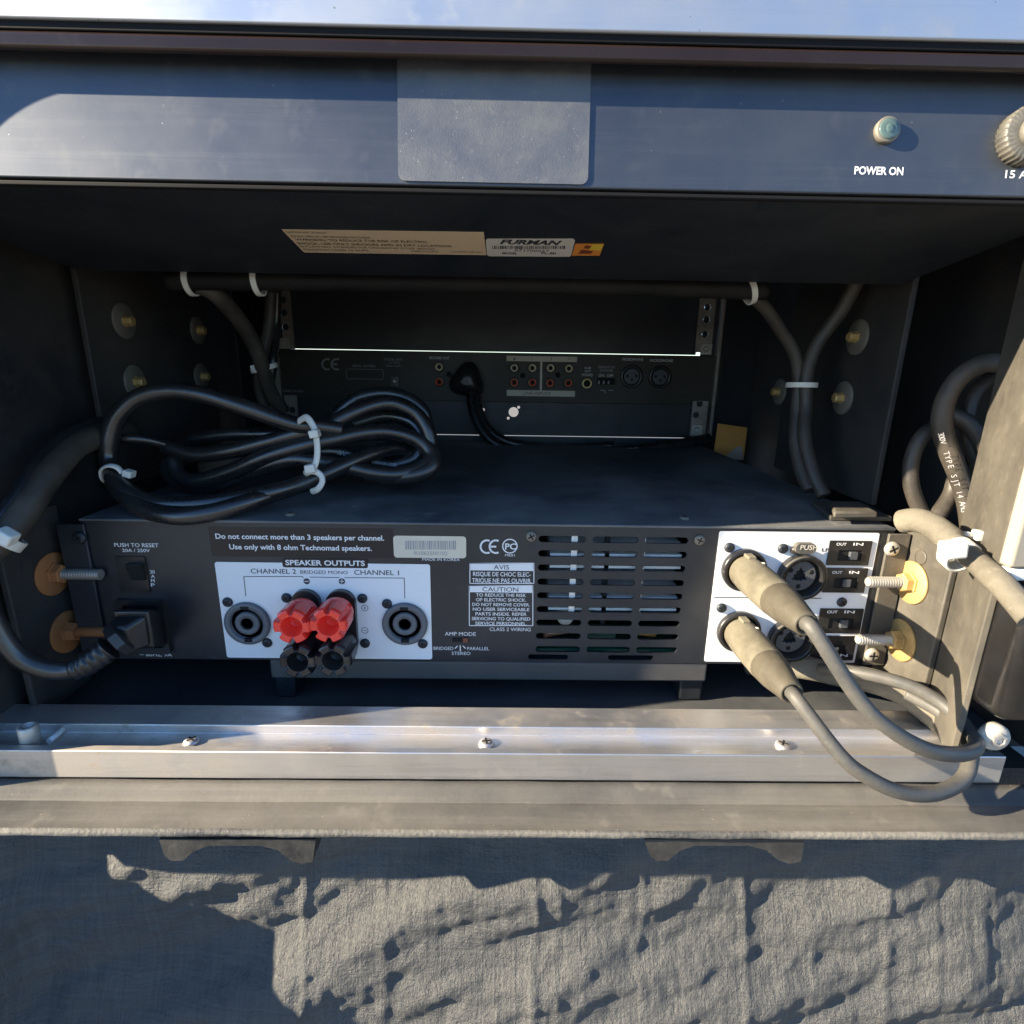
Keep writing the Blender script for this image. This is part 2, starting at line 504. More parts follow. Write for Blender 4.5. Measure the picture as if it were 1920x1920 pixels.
FORWARD = Vector((0, -1, 0))
def screw_mesh(name, r, m, head='pan'):
    """a cross-head screw, head towards -y, origin on the surface"""
    mb = MB()
    h = r * 0.55
    mb.lathe((0, 0, 0), FORWARD, [(0, r), (h * 0.45, r * 0.98), (h * 0.8, r * 0.8), (h, r * 0.5)], m, 16)
    fr = Frame((0, 0, 0))
    for a in (0.5, 0.5 + math.pi / 2):
        d = Vector((math.cos(a), 0, math.sin(a))); n = Vector((-math.sin(a), 0, math.cos(a)))
        L, W = r * 0.62, r * 0.13
        q = [d * L + n * W, -d * L + n * W, -d * L - n * W, d * L - n * W]
        mb.faces([p + Vector((0, -h * 1.03, 0)) for p in q], [(0, 1, 2, 3)], 'hole_black')
    return mb
# ================================================================== THE SETTING
mb = MB()
g = 600.0
mb.faces([(-g, -g, 0), (g, -g, 0), (g, g, 0), (-g, g, 0)], [(0, 1, 2, 3)], 'ground_dirt')
ground = mb.build('ground'); ground['kind'] = 'structure'

# ================================================================== THE CASE
EZ = EYE.z
W0 = Frame((0, 0, EZ))                     # z from eye level, y from the camera
case = thing('equipment_case', 'open black equipment case with rounded rim, aluminium rail and a dusty sill', 'equipment case', (0, 0.42, EZ - 0.60))

RIM_Y = 0.2155
RIM_L, RIM_R = -0.262, 0.212
LIP_Y = 0.2217
RIM_T = W0.xz(950, 113, LIP_Y)[1]
# shell
mb = MB()
mb.box(W0, -0.340, 0.330, 0.224, 0.70, 0.125, 0.150, 'wall_black')
mb.build('roof_panel', case)
mb = MB()
FLOOR = -0.200
mb.box(W0, -0.330, 0.320, 0.2665, 0.70, FLOOR - 0.006, FLOOR, 'floor_black')
mb.build('floor_panel', case)
mb = MB()
mb.box(W0, -0.300, 0.290, 0.25, 0.69, -0.60, FLOOR - 0.007, 'wall_black')
mb.build('base_shell', case)
for x0, x1 in ((-0.336, -0.318), (0.300, 0.318)):
    mb = MB()
    mb.box(W0, x0, x1, 0.224, 0.70, FLOOR + 0.0005, 0.1245, 'wall_black')
    mb.build('side_wall', case)
# inner side cheeks carrying the rails
WL, WR = -0.262, 0.238
for x0, x1, y0, y1 in ((WL - 0.004, WL, 0.232, 0.47), (0.285, 0.289, 0.232, 0.47)):
    mb = MB()
    mb.box(W0, x0, x1, y0, y1, FLOOR + 0.001, 0.124, 'wall_black', 0.001)
    mb.build('side_cheek', case)
# front rim at the left, mostly out of view, its outline shaped for the shadow
cr, cl, ct = 0.026, -0.2215, 0.1075
arc_ = [(cl + cr - cr * math.cos(math.radians(90 * k / 14)), ct - cr + cr * math.sin(math.radians(90 * k / 14))) for k in range(15)]
gus = [(-0.340, -0.2045), (RIM_L, -0.2045), (RIM_L, -0.05), (cl, 0.04)] + arc_ + [(-0.340, ct)]
mb = MB()
mb.plate(W0, gus, [], LIP_Y - 0.004, LIP_Y, 'gloss_black')
mb.build('front_rim', case)

# top edge: brushed lid plate, dark gasket, glossy trim coloured with its brown reflection
def strip(y0, y1, pxrow_top, pxrow_bot, m, name, bev, parent=case, x0=-0.34, x1=0.33):
    zt = W0.xz(950, pxrow_top, y0)[1]; zb = W0.xz(950, pxrow_bot, y0)[1]
    q = MB(); q.box(W0, x0, x1, y0, y1, zb, zt, m, bev, 3)
    return q.build(name, parent)
strip(LIP_Y - 0.0006, LIP_Y + 0.0022, 76, 111, 'trim_reflected_brown', 'trim_strip', 0.0013)
strip(LIP_Y - 0.0002, LIP_Y + 0.0020, 52, 75.5, 'gasket', 'gasket_strip', 0.0004)
strip(LIP_Y - 0.0016, LIP_Y + 0.0004, -120, 55, 'aluminium_lid', 'lid_plate', 0.0008)

# right-hand rim post: pale strip above, glossy black block below
zc = W0.xz(1890, 1066, RIM_Y)[1]
def post(a, b, z0, z1, m, name, t=0.003):
    q = MB()
    d = Vector((b[0] - a[0], b[1] - a[1])).normalized(); n = Vector((-d.y, d.x)) * (t if d.y < 0 else -t)
    F4 = [a, b, (b[0] + n.x, b[1] + n.y), (a[0] + n.x, a[1] + n.y)]
    q.hexa([W0.w(x, y, z0) for x, y in F4] + [W0.w(x, y, z1) for x, y in F4], m, 0.0006)
    return q.build(name, case)
post((0.2350, 0.272), (0.2128, 0.2225), -0.1795, 0.12, 'bracket_black', 'post_plate')
mb = MB(); mb.box(W0, 0.2112, 0.2400, RIM_Y, RIM_Y + 0.0062, zc, 0.12, 'strip_cream', 0.0015, 3)
mb.build('rim_strip', case)
mb = MB(); mb.box(W0, 0.2117, 0.2365, RIM_Y + 0.0005, RIM_Y + 0.0058, zc - 0.006, zc - 0.0005, 'aluminium_clean', 0.001)
mb.build('strip_end', case)
mb = MB(); mb.box(W0, 0.2158, 0.2440, 0.206, 0.2280, -0.1490, zc - 0.0065, 'gloss_black', 0.006, 5)
mb.build('rim_block', case)
# bumper with its screw under the block
c = on_y(1870, 1386, 0.2185)
mb = MB(); mb.lathe(c + Vector((0, 0.004, 0)), FORWARD, [(0, 0.0066), (0.003, 0.0066), (0.0046, 0.0056), (0.0048, 0.003)], 'bumper_grey', 24)
bumper = mb.build('bumper', case)
mb = MB(); mb.lathe(c + Vector((0, -0.0007, 0)), FORWARD, [(0, 0.0040), (0.0012, 0.0036), (0.0014, 0.0022), (-0.0006, 0.0018)], 'aluminium', 6, False)
mb.build('screw', bumper)

# aluminium rail along the bottom (channel section): back flange, floor, front flange
RY0 = 0.228
zt = W0.xz(950, 1413, RY0)[1]; zb = W0.xz(950, 1463, RY0)[1]
RX0, RX1 = -0.285, W0.xz(1882, 1440, RY0)[0]
prof = [(RY0, zb), (RY0, zt), (RY0 + 0.0042, zt), (RY0 + 0.0042, zt - 0.0045), (0.2475, zt - 0.0045), (0.2475, zt + 0.0005), (0.2645, zt + 0.0005), (0.2645, zb)]
mb = MB()
V = [W0.w(x, p[0], p[1]) for x in (RX0, RX1) for p in prof]
n = len(prof)
Fq = [(k, (k + 1) % n, n + (k + 1) % n, n + k) for k in range(n)] + [tuple(range(n))[::-1], tuple(range(n, 2 * n))]
vs, fs = mb.faces(V, Fq, 'aluminium')
mb._bevel(vs, 0.0005, 2, 'aluminium')
rail = mb.build('bottom_rail', case)
scr = screw_mesh('screw', 0.0038, 'aluminium')
so = scr.build('screw', rail, True)
first = True
for px in (360, 912, 1462):
    p = on_z(px, 1391, zt - 0.0045)
    p.y = 0.2405
    if first: o = so; first = False
    else:
        o = so.copy(); COL.objects.link(o); o.parent = rail
    o.location = p - case.location; o.rotation_euler = (-math.pi / 2, 0, px * 0.01)
# pin at the left end of the rail and the slider tongue beside it
p = on_z(60, 1398, zt - 0.004)
mb = MB(); mb.lathe(p, (0, 0, 1), [(0, 0.0042), (0.0108, 0.0042), (0.0115, 0.0036), (0.0115, 0.0024), (0.006, 0.0022)], 'zinc', 20)
mb.build('pin', rail)
mb = MB()
a = on_z(92, 1390, zt - 0.003); b = on_z(122, 1364, zt - 0.003)
mb.tube([a, b], 0.0015, 'aluminium_clean', 8, 1); mb.build('tongue', rail)

# sill: a rubbery rim with a rounded nose
ZS = W0.xz(950, 1463, RY0)[1]
y_nose = 0.1955
prof = []
zn = W0.xz(950, 1573, y_nose)[1]
prof = [(0.2275, ZS - 0.004), (0.2275, ZS - 0.0002), (0.2225, ZS - 0.0006), (0.2165, ZS - 0.0036), (0.2125, ZS - 0.0042), (0.204, ZS - 0.0038), (0.1995, ZS - 0.0044), (0.1968, zn + 0.0035), (0.1958, zn + 0.0018), (0.1957, zn + 0.0003), (0.1975, zn - 0.0010), (0.206, zn - 0.0012), (0.2275, zn - 0.0012)]
xs = [-0.33 + 0.64 * k / 130 for k in range(131)]
mb = MB()
n = len(prof)
rows = []
for x in xs:
    row = []
    for k, p in enumerate(prof):
        j = 0.0002 * noise.noise(Vector((x * 45, k * 1.3, 0))) + (0.00022 * noise.noise(Vector((x * 400, k * 2.0, 3))) if 6 <= k <= 10 else 0)
        row.append(mb.bm.verts.new(W0.w(x, p[0] + j, p[1] + j)))
    rows.append(row)
i = mb.mi('rubber_ledge'); i2 = mb.mi('ledge_nose')
for q in range(len(rows) - 1):
    for k in range(n):
        f = mb.bm.faces.new((rows[q][k], rows[q][(k + 1) % n], rows[q + 1][(k + 1) % n], rows[q + 1][k]))
        f.material_index = i2 if 6 <= k <= 9 else i; f.smooth = True
mb.bm.faces.new(rows[0][::-1]); mb.bm.faces.new(rows[-1])
sill = mb.build('sill', case)
# two moulded catches under the sill's nose
def catch(px):
    mb = MB()
    yy = 0.1985
    pts = [(px[0], 1574), (px[0] + 10, 1604), (px[0] + 22, 1614), (px[0] + 44, 1614), (px[0] + 66, 1596), (px[0] + 92, 1586), (px[1] - 104, 1586), (px[1] - 72, 1594), (px[1] - 50, 1612), (px[1] - 28, 1620), (px[1] - 6, 1616), (px[1], 1574)]
    loop = [W0.xz(a, b, yy) for a, b in pts]
    mb.plate(W0, loop, [], yy, yy + 0.018, 'catch_black')
    bmesh.ops.bevel(mb.bm, geom=[e for e in mb.bm.edges if e.calc_face_angle(0) > 0.4], offset=0.0009, segments=2, affect='EDGES', clamp_overlap=True)
    return mb.build('catch', case)
catch((298, 592)); catch((1208, 1508))
mb = MB(); mb.box(W0, -0.325, 0.30, 0.214, 0.232, zn - 0.018, zn - 0.0014, 'gasket', 0.001)
mb.build('sill_support', case)

# brackets on the cheeks; bolts with washer, nut and thread
XL, XR = -0.2495, 0.2265
def bracket(x, sgn, y0, y1, z0, z1, m='bracket_black'):
    mb = MB()
    x0, x1 = (x - 0.0035, x) if sgn > 0 else (x, x + 0.0035)
    mb.box(W0, x0, x1, y0, y1, z0, z1, m, 0.0008)
    return mb.build('mounting_bracket', case)
y0 = WORLD.hit(165, 640, 0, XL).y; y1 = WORLD.hit(396, 640, 0, XL).y
bracket(XL, 1, y0, y1, -0.082, 0.07, 'wall_black')
bracket(XL, 1, 0.262, 0.302, -0.190, -0.080, 'wall_black')
bracket(XR, -1, 0.330, 0.46, -0.082, 0.07, 'wall_black')
bracket(XR, -1, WORLD.hit(1758, 1180, 0, XR).y, 0.302, -0.180, -0.080)
def bolt(px, py, x, sgn, r, length, mw, mn, ms, thread=True, ns=1.0):
    p = on_x(px, py, x)
    d = Vector((sgn, 0, 0))
    t = length
    mb = MB()
    prof = [(0, 0.0028)]
    k = 0.004
    while thread and k < t - 0.001:
        prof += [(k, 0.0031), (k + 0.0004, 0.0031), (k + 0.0008, 0.0025)]; k += 0.0014
    prof += [(t - 0.0008, 0.0028), (t, 0.0020)]
    mb.lathe(p, d, prof, ms, 14)
    b = mb.build('bolt', case)
    mb = MB(); mb.lathe(p, d, [(0.0001, r), (0.0011, r), (0.0014, r * 0.97), (0.0014, r * 0.2)], mw, 32, True)
    mb.build('washer', b)
    mb = MB(); mb.lathe(p + d * 0.0015, d, [(0, 0.0062 * ns), (0.0010, 0.0062 * ns), (0.0012, 0.0054 * ns), (0.0048, 0.0054 * ns), (0.0054, 0.0046 * ns)], mn, 6, False)
    mb.build('nut', b)
    return b
bolt(97, 1076, XL, 1, 0.0120, 0.0275, 'rust', 'rust', 'rail_steel')
bolt(124, 1184, XL, 1, 0.0120, 0.0275, 'rust', 'rust', 'rust', False)
bolt(1711, 1092, XR, -1, 0.0120, 0.0255, 'yellow_zinc', 'yellow_zinc', 'zinc')
bolt(1690, 1200, XR, -1, 0.0120, 0.0255, 'yellow_zinc', 'yellow_zinc', 'zinc')
for px, py, r in ((230, 602, 0.0112), (369, 620, 0.0105), (251, 716, 0.0110), (376, 706, 0.0105)):
    bolt(px, py, XL, 1, r, 0.0056, 'washer_dull', 'yellow_zinc', 'zinc', False, 0.6)
for px, py, r in ((1610, 632, 0.0112), (1582, 746, 0.0110), (1463, 735, 0.0105)):
    bolt(px, py, XR, -1, r, 0.0056, 'washer_dull', 'yellow_zinc', 'zinc', False, 0.6)
# punched holes beside the bolts on the right-hand bracket, as dark slugs
p = on_x(1727, 1045, XR)
mb = MB(); mb.lathe(p, (-1, 0, 0), [(0.0001, 0.0042), (0.0004, 0.0042), (0.0005, 0.0030)], 'bracket_black', 18)
mb.build('hole_plug', case)
for px, py in ((53, 1310), ):
    p = on_x(px, py, WL + 0.0005)
    mb = MB(); mb.lathe(p, (1, 0, 0), [(0.0001, 0.0036), (0.0003, 0.0034)], 'hole_black', 16)
    mb.build('hole_plug', case)
p = on_x(1748, 1313, XR - 0.0002)
mb = MB(); mb.lathe(p, (-1, 0, 0), [(0.0001, 0.0036), (0.0003, 0.0034)], 'hole_black', 16)
mb.build('hole_plug', case)

# rear rack rails with punched holes
YB = 0.634
def rail_piece(px0, px1, py0, py1, holes, r=0.0036, y=YB - 0.004):
    x0, x1, z0, z1 = rect_px(W0, px0, py0, px1, py1, y)
    hs = [circle(*W0.xz(hx, hy, y), r, 14) for hx, hy in holes]
    mb = MB(); mb.plate(W0, rrect(x0, x1, z0, z1, 0.001), hs, y, y + 0.002, 'rail_steel')
    return mb.build('rack_rail', case)
r1 = rail_piece(524, 545, 470, 654, [(530, 562), (532, 586), (535, 613)])
r2 = rail_piece(1312, 1343, 470, 661, [(1327, 576), (1325, 599), (1322, 627)])
r3 = rail_piece(536, 559, 741, 815, [(548, 769)])
r4 = rail_piece(1296, 1325, 752, 818, [(1305, 778), (1312, 757)])
for px, py, rl in ((533, 644, r1), (1324, 655, r2), (1306, 806, r4)):
    x0, x1, z0, z1 = rect_px(W0, px - 10, py - 10, px + 10, py + 10, YB - 0.0046)
    mb = MB(); mb.box(W0, x0, x1, YB - 0.0062, YB - 0.0042, z0, z1, 'zinc', 0.0004)
    cx, cz = W0.xz(px, py, YB - 0.0062)
    mb.lathe(W0.w(cx, YB - 0.0062, cz), FORWARD, [(0, 0.0034), (0.0015, 0.003), (0.0017, 0.0018), (0.0005, 0.0015)], 'zinc', 14)
    mb.build('screw', rl)
for a_, b_ in ((518, 541), (1318, 1345)):  # added dark strips that keep daylight out of the rail holes
    x0, x1, z0, z1 = rect_px(W0, a_, 470, b_, 818, YB)
    mb = MB(); mb.box(W0, x0, x1, YB + 0.0052, YB + 0.0062, z0, z1, 'steel_black'); mb.build('rail_light_block', case)
x0, x1, z0, z1 = rect_px(W0, 1344, 470, 1358, 818, YB)
mb = MB(); mb.box(W0, x0 + 0.0005, x1 - 0.004, YB - 0.004, YB + 0.05, z0, z1, 'rail_steel', 0.0006); mb.build('rail_flange', case)
x0, x1, z0, z1 = rect_px(W0, 505, 470, 522, 818, YB)
mb = MB(); mb.box(W0, x0 + 0.004, x1 - 0.0005, YB - 0.004, YB + 0.05, z0, z1, 'rail_steel', 0.0006); mb.build('rail_flange', case)
# panels closing the far end at both sides of the rails
mb = MB()
xl = W0.xz(516, 700, YB)[0]; xr = W0.xz(1352, 700, YB)[0]
mb.box(W0, -0.3175, xl, YB + 0.052, YB + 0.056, FLOOR + 0.001, 0.1245, 'steel_black')
mb.build('back_panel', case); mb = MB()
mb.box(W0, xr, 0.2995, YB + 0.052, YB + 0.056, FLOOR + 0.001, 0.1245, 'steel_black')
mb.build('back_panel', case)
# torn orange tag
ty = 0.60
c4 = [on_y(a, b, ty) for a, b in ((1346, 794), (1401, 802), (1394, 862), (1338, 853))]
tagr = MB()
tagr.faces([c4[3], c4[2], c4[1], c4[0]] + [p + Vector((0, 0.0006, 0)) for p in (c4[3], c4[2], c4[1], c4[0])], [(0, 1, 2, 3), (7, 6, 5, 4), (0, 4, 5, 1), (1, 5, 6, 2), (2, 6, 7, 3), (3, 7, 4, 0)], 'orange_tag')
q = [on_y(a, b, ty - 0.0004) for a, b in ((1366, 862), (1362, 853), (1371, 847), (1380, 838), (1391, 836), (1394, 862))]
tagr.faces(q, [tuple(range(6))], 'tag_torn')
tag = tagr.build('paper_tag')
tag['label'] = 'orange paper tag with a torn corner stuck inside the dark case near the right rail'; tag['category'] = 'tag'
# ================================================================== POWER CONDITIONER (the 1U unit at the top)
FU = Frame(W0.w(0, 0.224, W0.xz(950, 350, 0.224)[1]), math.radians(-8.0))
pc = thing('power_conditioner', 'black rack power conditioner across the top with a blank cover plate and POWER ON lamp', 'power conditioner', FU.o)
x_l, x_r = -0.245, 0.232
mb = MB(); mb.box(FU, x_l, x_r, 0, 0.0030, 0.0, 0.0437, 'panel_black', 0.0006)
mb.build('front_panel', pc)
# chassis: its underside is what one sees
ub = -0.0006
bl = FU.hit(165, 516, 2, ub); br = FU.hit(1700, 530, 2, ub); bc = FU.hit(930, 521, 2, ub)
yb = bc.y
xl0 = FU.hit(10, 453, 2, ub).x; xr0 = FU.hit(1910, 443, 2, ub).x
mb = MB(); mb.box(FU, min(bl.x, xl0) , max(br.x, xr0), 0.0032, yb, ub, 0.042, 'steel_black', 0.0008)
mb.build('chassis', pc)
mb = MB(); mb.box(FU, x_l + 0.002, x_r - 0.002, 0.0008, 0.0032, -0.0022, -0.0007, 'gasket', 0.0004)
mb.build('panel_flange', pc)
# blank cover plate
x0, x1, z0, z1 = rect_px(FU, 746, 60, 1106, 347, 0)
mb = MB(); mb.plate(FU, rrect(x0, x1, z0 + 0.0006, 0.0436, 0.0026, 6), [], -0.0006, -0.00002, 'plate_black')
mb.build('cover_plate', pc)
# POWER ON lamp
px_, pz_ = FU.xz(1660, 247, 0)
c = FU.w(px_, 0, pz_); nf = FU.m @ FORWARD
mb = MB(); mb.lathe(c, nf, [(0, 0.0044), (0.0016, 0.0044), (0.0020, 0.0041), (0.0020, 0.0034)], 'washer_dull', 28)
lamp = mb.build('indicator_lamp', pc)
mb = MB(); mb.lathe(c + nf * 0.0018, nf, [(0, 0.0036), (0.0006, 0.0034), (0.0004, 0.0028), (0.0008, 0.0024), (0.0005, 0.0018), (0.0009, 0.0013), (0.0010, 0.0006)], 'lamp_lens', 28)
mb.build('lens', lamp)
# breaker with a knurled collar
bx, bz = FU.xz(1934, 250, -0.004)
c = FU.w(bx, 0, bz)
mb = MB(); mb.lathe(c, nf, [(0, 0.0098), (0.0042, 0.0098), (0.0049, 0.0092), (0.0049, 0.0056)], 'knob_dusty', 96, True, lambda u, t, r_: 1.0 - 0.07 * (0.5 + 0.5 * math.cos(2 * math.pi * u * 32)))
brk = mb.build('circuit_breaker', pc)
mb = MB(); mb.lathe(c + nf * 0.0040, nf, [(0, 0.0052), (0.003, 0.0050), (0.0036, 0.0042), (0.0038, 0.002)], 'knob_dusty', 28)
mb.build('button', brk)
# stickers and lettering
mb = MB()
text(mb, FU, 'POWER ON', 1602, 1694, 320, 14.5, 'print_white', -0.00012, bold=0.03)
text(mb, FU, '15 AMP', 1885, 1958, 327, 14.5, 'print_white', -0.00012, bold=0.02)
mb.build('lettering', pc)
class Under(Frame):
    """the underside seen from below: x right, z towards the front"""
    def __init__(s, fr, z):
        s.o = fr.w(0, 0, z)
        s.m = fr.m @ Matrix(((1, 0, 0), (0, 0, -1), (0, 1, 0)))   # local x->x, y->up, z->front
        s.i = s.m.transposed()
UF = Under(FU, ub)
def sticker(fr, pts, m, y, name, parent):
    mb = MB(); loop = [fr.xz(a, b, y) for a, b in pts]
    mb.plate(fr, loop, [], y - 0.00012, y, m)
    return mb.build(name, parent)
s1 = sticker(UF, [(528, 430), (907, 435), (912, 478), (570, 473)], 'label_tan', -0.0001, 'warning_sticker', pc)
mb = MB(); yy = -0.00030
text(mb, UF, 'CAUTION: RISK OF SHOCK', 537, 612, 436, 3, 'print_dark', yy)
text(mb, UF, 'DO NOT OPEN. NO USER SERVICEABLE PARTS INSIDE.', 547, 694, 444.5, 3.2, 'print_dark', yy)
text(mb, UF, 'WARNING: TO REDUCE THE RISK OF ELECTRIC', 556, 800, 451.5, 4, 'print_dark', yy, bold=0.01)
text(mb, UF, 'SHOCK, USE ONLY INDOORS AND IN DRY LOCATIONS', 560, 846, 459, 4, 'print_dark', yy, bold=0.01)
text(mb, UF, 'OUTLETS NOT INTENDED FOR GROUNDING OTHER DEVICES', 564, 814, 464.5, 3, 'print_dark', yy)
text(mb, UF, 'MAXIMUM LOAD 15 AMPS', 570, 690, 469, 3, 'print_dark', yy)
text(mb, UF, 'MADE IN CHINA', 772, 822, 471.5, 3, 'print_dark', yy)
text(mb, UF, 'CAUTION 120 VAC', 846, 905, 472.5, 3, 'print_dark', yy)
mb.build('lettering', s1)
s2 = sticker(UF, [(911, 450), (914, 447.5), (1075, 447.5), (1078, 451), (1071, 478), (1068, 481), (917, 480), (913, 477)], 'label_silver', -0.0001, 'brand_sticker', pc)
mb = MB()
text(mb, UF, 'FURMAN', 937, 1053, 454.5, 8, 'print_dark', yy, bold=0.04, shear=0.3)
rng = random.Random(3)
x = 923.0
while x < 1058:
    w = rng.choice((1.0, 1.4, 2.2)); 
    a = [UF.xz(u, v, yy) for u, v in ((x, 461), (x + w, 461), (x + w, 467), (x, 467))]
    mb.faces([UF.w(p[0], yy, p[1]) for p in a], [(0, 1, 2, 3)], 'print_dark')
    x += w + rng.choice((1.0, 1.6, 2.4))
text(mb, UF, '071700557', 965, 1030, 470, 4, 'print_dark', yy)
text(mb, UF, 'MODEL', 942, 970, 475, 4, 'print_dark', yy, bold=0.02)
text(mb, UF, 'PL-8II', 1015, 1042, 475, 4, 'print_dark', yy, bold=0.02)
mb.build('lettering', s2)
s3 = sticker(UF, [(1079, 457), (1133, 457), (1124, 479), (1072, 479)], 'sticker_orange', -0.0001, 'hologram_sticker', pc)
mb = MB()
for poly, m in (([(1112, 458), (1132, 458), (1126, 470), (1104, 468)], 'sticker_yellow'), ([(1090, 468), (1112, 471), (1108, 476), (1084, 476)], 'sticker_brown'), ([(1098, 460), (1110, 462), (1104, 467), (1094, 466)], 'sticker_brown')):
    a = [UF.xz(u, v, yy) for u, v in poly]
    mb.faces([UF.w(p[0], yy, p[1]) for p in a], [(0, 1, 2, 3)], m)
mb.build('print', s3)

# ================================================================== AMPLIFIER
YA = 0.293
AM = Frame(W0.w(0, YA, 0))
amp = thing('amplifier', 'black two-unit power amplifier with red and black speaker posts and white connector plates', 'amplifier', W0.w(-0.014, YA + 0.15, -0.172))
ax0, ax1 = AM.xz(176, 1110)[0], AM.xz(1654, 1110)[0]
zt = AM.xz(950, 981)[1]; zb = AM.xz(950, 1241)[1]
A_TOP = zt
# vent slots
rows = [1012, 1039, 1065.5, 1092, 1117.5, 1143.5, 1168.5, 1193.5, 1218]
cols = [(1007, 1093), (1105, 1189), (1201, 1280)]
slots = []
for py in rows:
    zc = AM.xz(1140, py)[1]
    for a, b in cols:
        xa, xb = AM.xz(a, 1117)[0], AM.xz(b, 1117)[0]
        slots.append(rrect(xa, xb, zc - 0.0019, zc + 0.0019, 0.00185, 5))
lowslots = []
for a, b in ((990, 1065), (1140, 1225)):
    xa, xb = AM.xz(a, 1232)[0], AM.xz(b, 1232)[0]; zc = AM.xz(1100, 1232.5)[1]
    lowslots.append(rrect(xa, xb, zc - 0.0016, zc + 0.0016, 0.0015, 4))
mb = MB(); mb.plate(AM, [(ax0, zb), (ax1, zb), (ax1, zt - 0.0016), (ax0, zt - 0.0016)], slots + lowslots, 0, 0.0015, 'amp_black')
rear = mb.build('rear_panel', amp)
# cover: top, sides, floor
mb = MB()
mb.box(AM, ax0, ax1, -0.0012, 0.318, zt - 0.0014, zt, 'amp_top', 0.0005)
mb.build('top_cover', amp)
mb = MB()
mb.box(AM, ax0, ax0 + 0.0015, 0.0016, 0.317, zb, zt - 0.0016, 'amp_black')
mb.box(AM, ax1 - 0.0015, ax1, 0.0016, 0.317, zb, zt - 0.0016, 'amp_black')
mb.box(AM, ax0 + 0.0016, ax1 - 0.0016, 0.0016, 0.317, zb, zb + 0.0015, 'steel_black')
mb.box(AM, ax0 + 0.0016, ax1 - 0.0016, 0.3155, 0.317, zb + 0.0016, zt - 0.0016, 'steel_black')
mb.build('chassis', amp)
# heat sink behind the vents
hx0, hx1 = AM.xz(1010, 1117)[0] + 0.006, AM.xz(1275, 1117)[0]
mb = MB()
zs0 = AM.xz(1140, 1150)[1]
z = AM.xz(1140, 1010)[1] + 0.002
k = 0
while z > zs0:
    mb.box(AM, hx0, hx1, 0.004, 0.06, z - 0.0008, z + 0.0007, 'aluminium_clean')
    z -= 0.0060 if k % 2 else 0.0071
    k += 1
mb.box(AM, hx0, hx1, 0.03, 0.034, zs0, AM.xz(1140, 1000)[1], 'steel_black')
xa, xb = AM.xz(1069, 1090)[0], AM.xz(1081, 1090)[0]
mb.build('heat_sink', amp)
mb = MB()
mb.box(AM, xa, xb, 0.0018, 0.0038, AM.xz(1140, 1158)[1], AM.xz(1140, 1004)[1], 'aluminium_clean', 0.0005)
mb.build('heat_sink_strap', amp); mb = MB()
xa, xb = AM.xz(1203, 1090)[0], AM.xz(1207, 1090)[0]
mb.box(AM, xa, xb, 0.0018, 0.0038, AM.xz(1140, 1158)[1], AM.xz(1140, 1004)[1], 'aluminium_clean', 0.0005)
mb.build('heat_sink_strap', amp)
mb = MB()
mb.box(AM, AM.xz(1133, 1090)[0], AM.xz(1142, 1090)[0], 0.004, 0.008, AM.xz(1140, 1180)[1], AM.xz(1140, 1004)[1], 'hole_black')
mb.build('spacer', amp)
mb = MB()
z = AM.xz(1140, 1200)[1]
mb.box(AM, AM.xz(1000, 1200)[0], AM.xz(1285, 1200)[0], 0.004, 0.11, z - 0.0095, z - 0.0080, 'circuit_board')
mb.box(AM, AM.xz(1105, 1190)[0], AM.xz(1160, 1190)[0], 0.008, 0.012, z - 0.0079, z + 0.0045, 'circuit_board')
mb.build('circuit_board', amp)
mb = MB()
mb.tube([AM.w(AM.xz(1022, 1190)[0], 0.010, z - 0.002), AM.w(AM.xz(1050, 1190)[0], 0.008, z + 0.001), AM.w(AM.xz(1080, 1190)[0], 0.010, z + 0.002)], 0.0020, 'copper_wire', 8, 4)
mb.tube([AM.w(AM.xz(1200, 1190)[0], 0.009, z + 0.001), AM.w(AM.xz(1237, 1190)[0], 0.009, z + 0.000)], 0.0022, 'orange_tag', 8, 1)
mb.lathe(AM.w(AM.xz(1063, 1168)[0], 0.020, AM.xz(1063, 1170)[1]), FORWARD, [(0, 0.0048), (0.012, 0.0048), (0.013, 0.004)], 'label_cream', 16)
mb.build('wiring', amp)

# strip and feet under the amplifier
mb = MB()
sx0, sx1 = AM.xz(507, 1262)[0], AM.xz(1326, 1262)[0]
s0 = AM.xz(920, 1276)[1]
mb.box(AM, sx0, sx1, 0.0003, 0.20, s0, zb - 0.0003, 'chassis_grey', 0.0012)
mb.build('base_tray', amp)
for a, b in ((507, 545), (1282, 1326)):
    mb = MB()
    fx0, fx1 = AM.xz(a, 1280)[0], AM.xz(b, 1280)[0]
    mb.box(AM, fx0, fx1, 0.0055, 0.03, FLOOR + 0.0005, s0 - 0.0002, 'steel_black', 0.0015)
    mb.build('foot', amp)

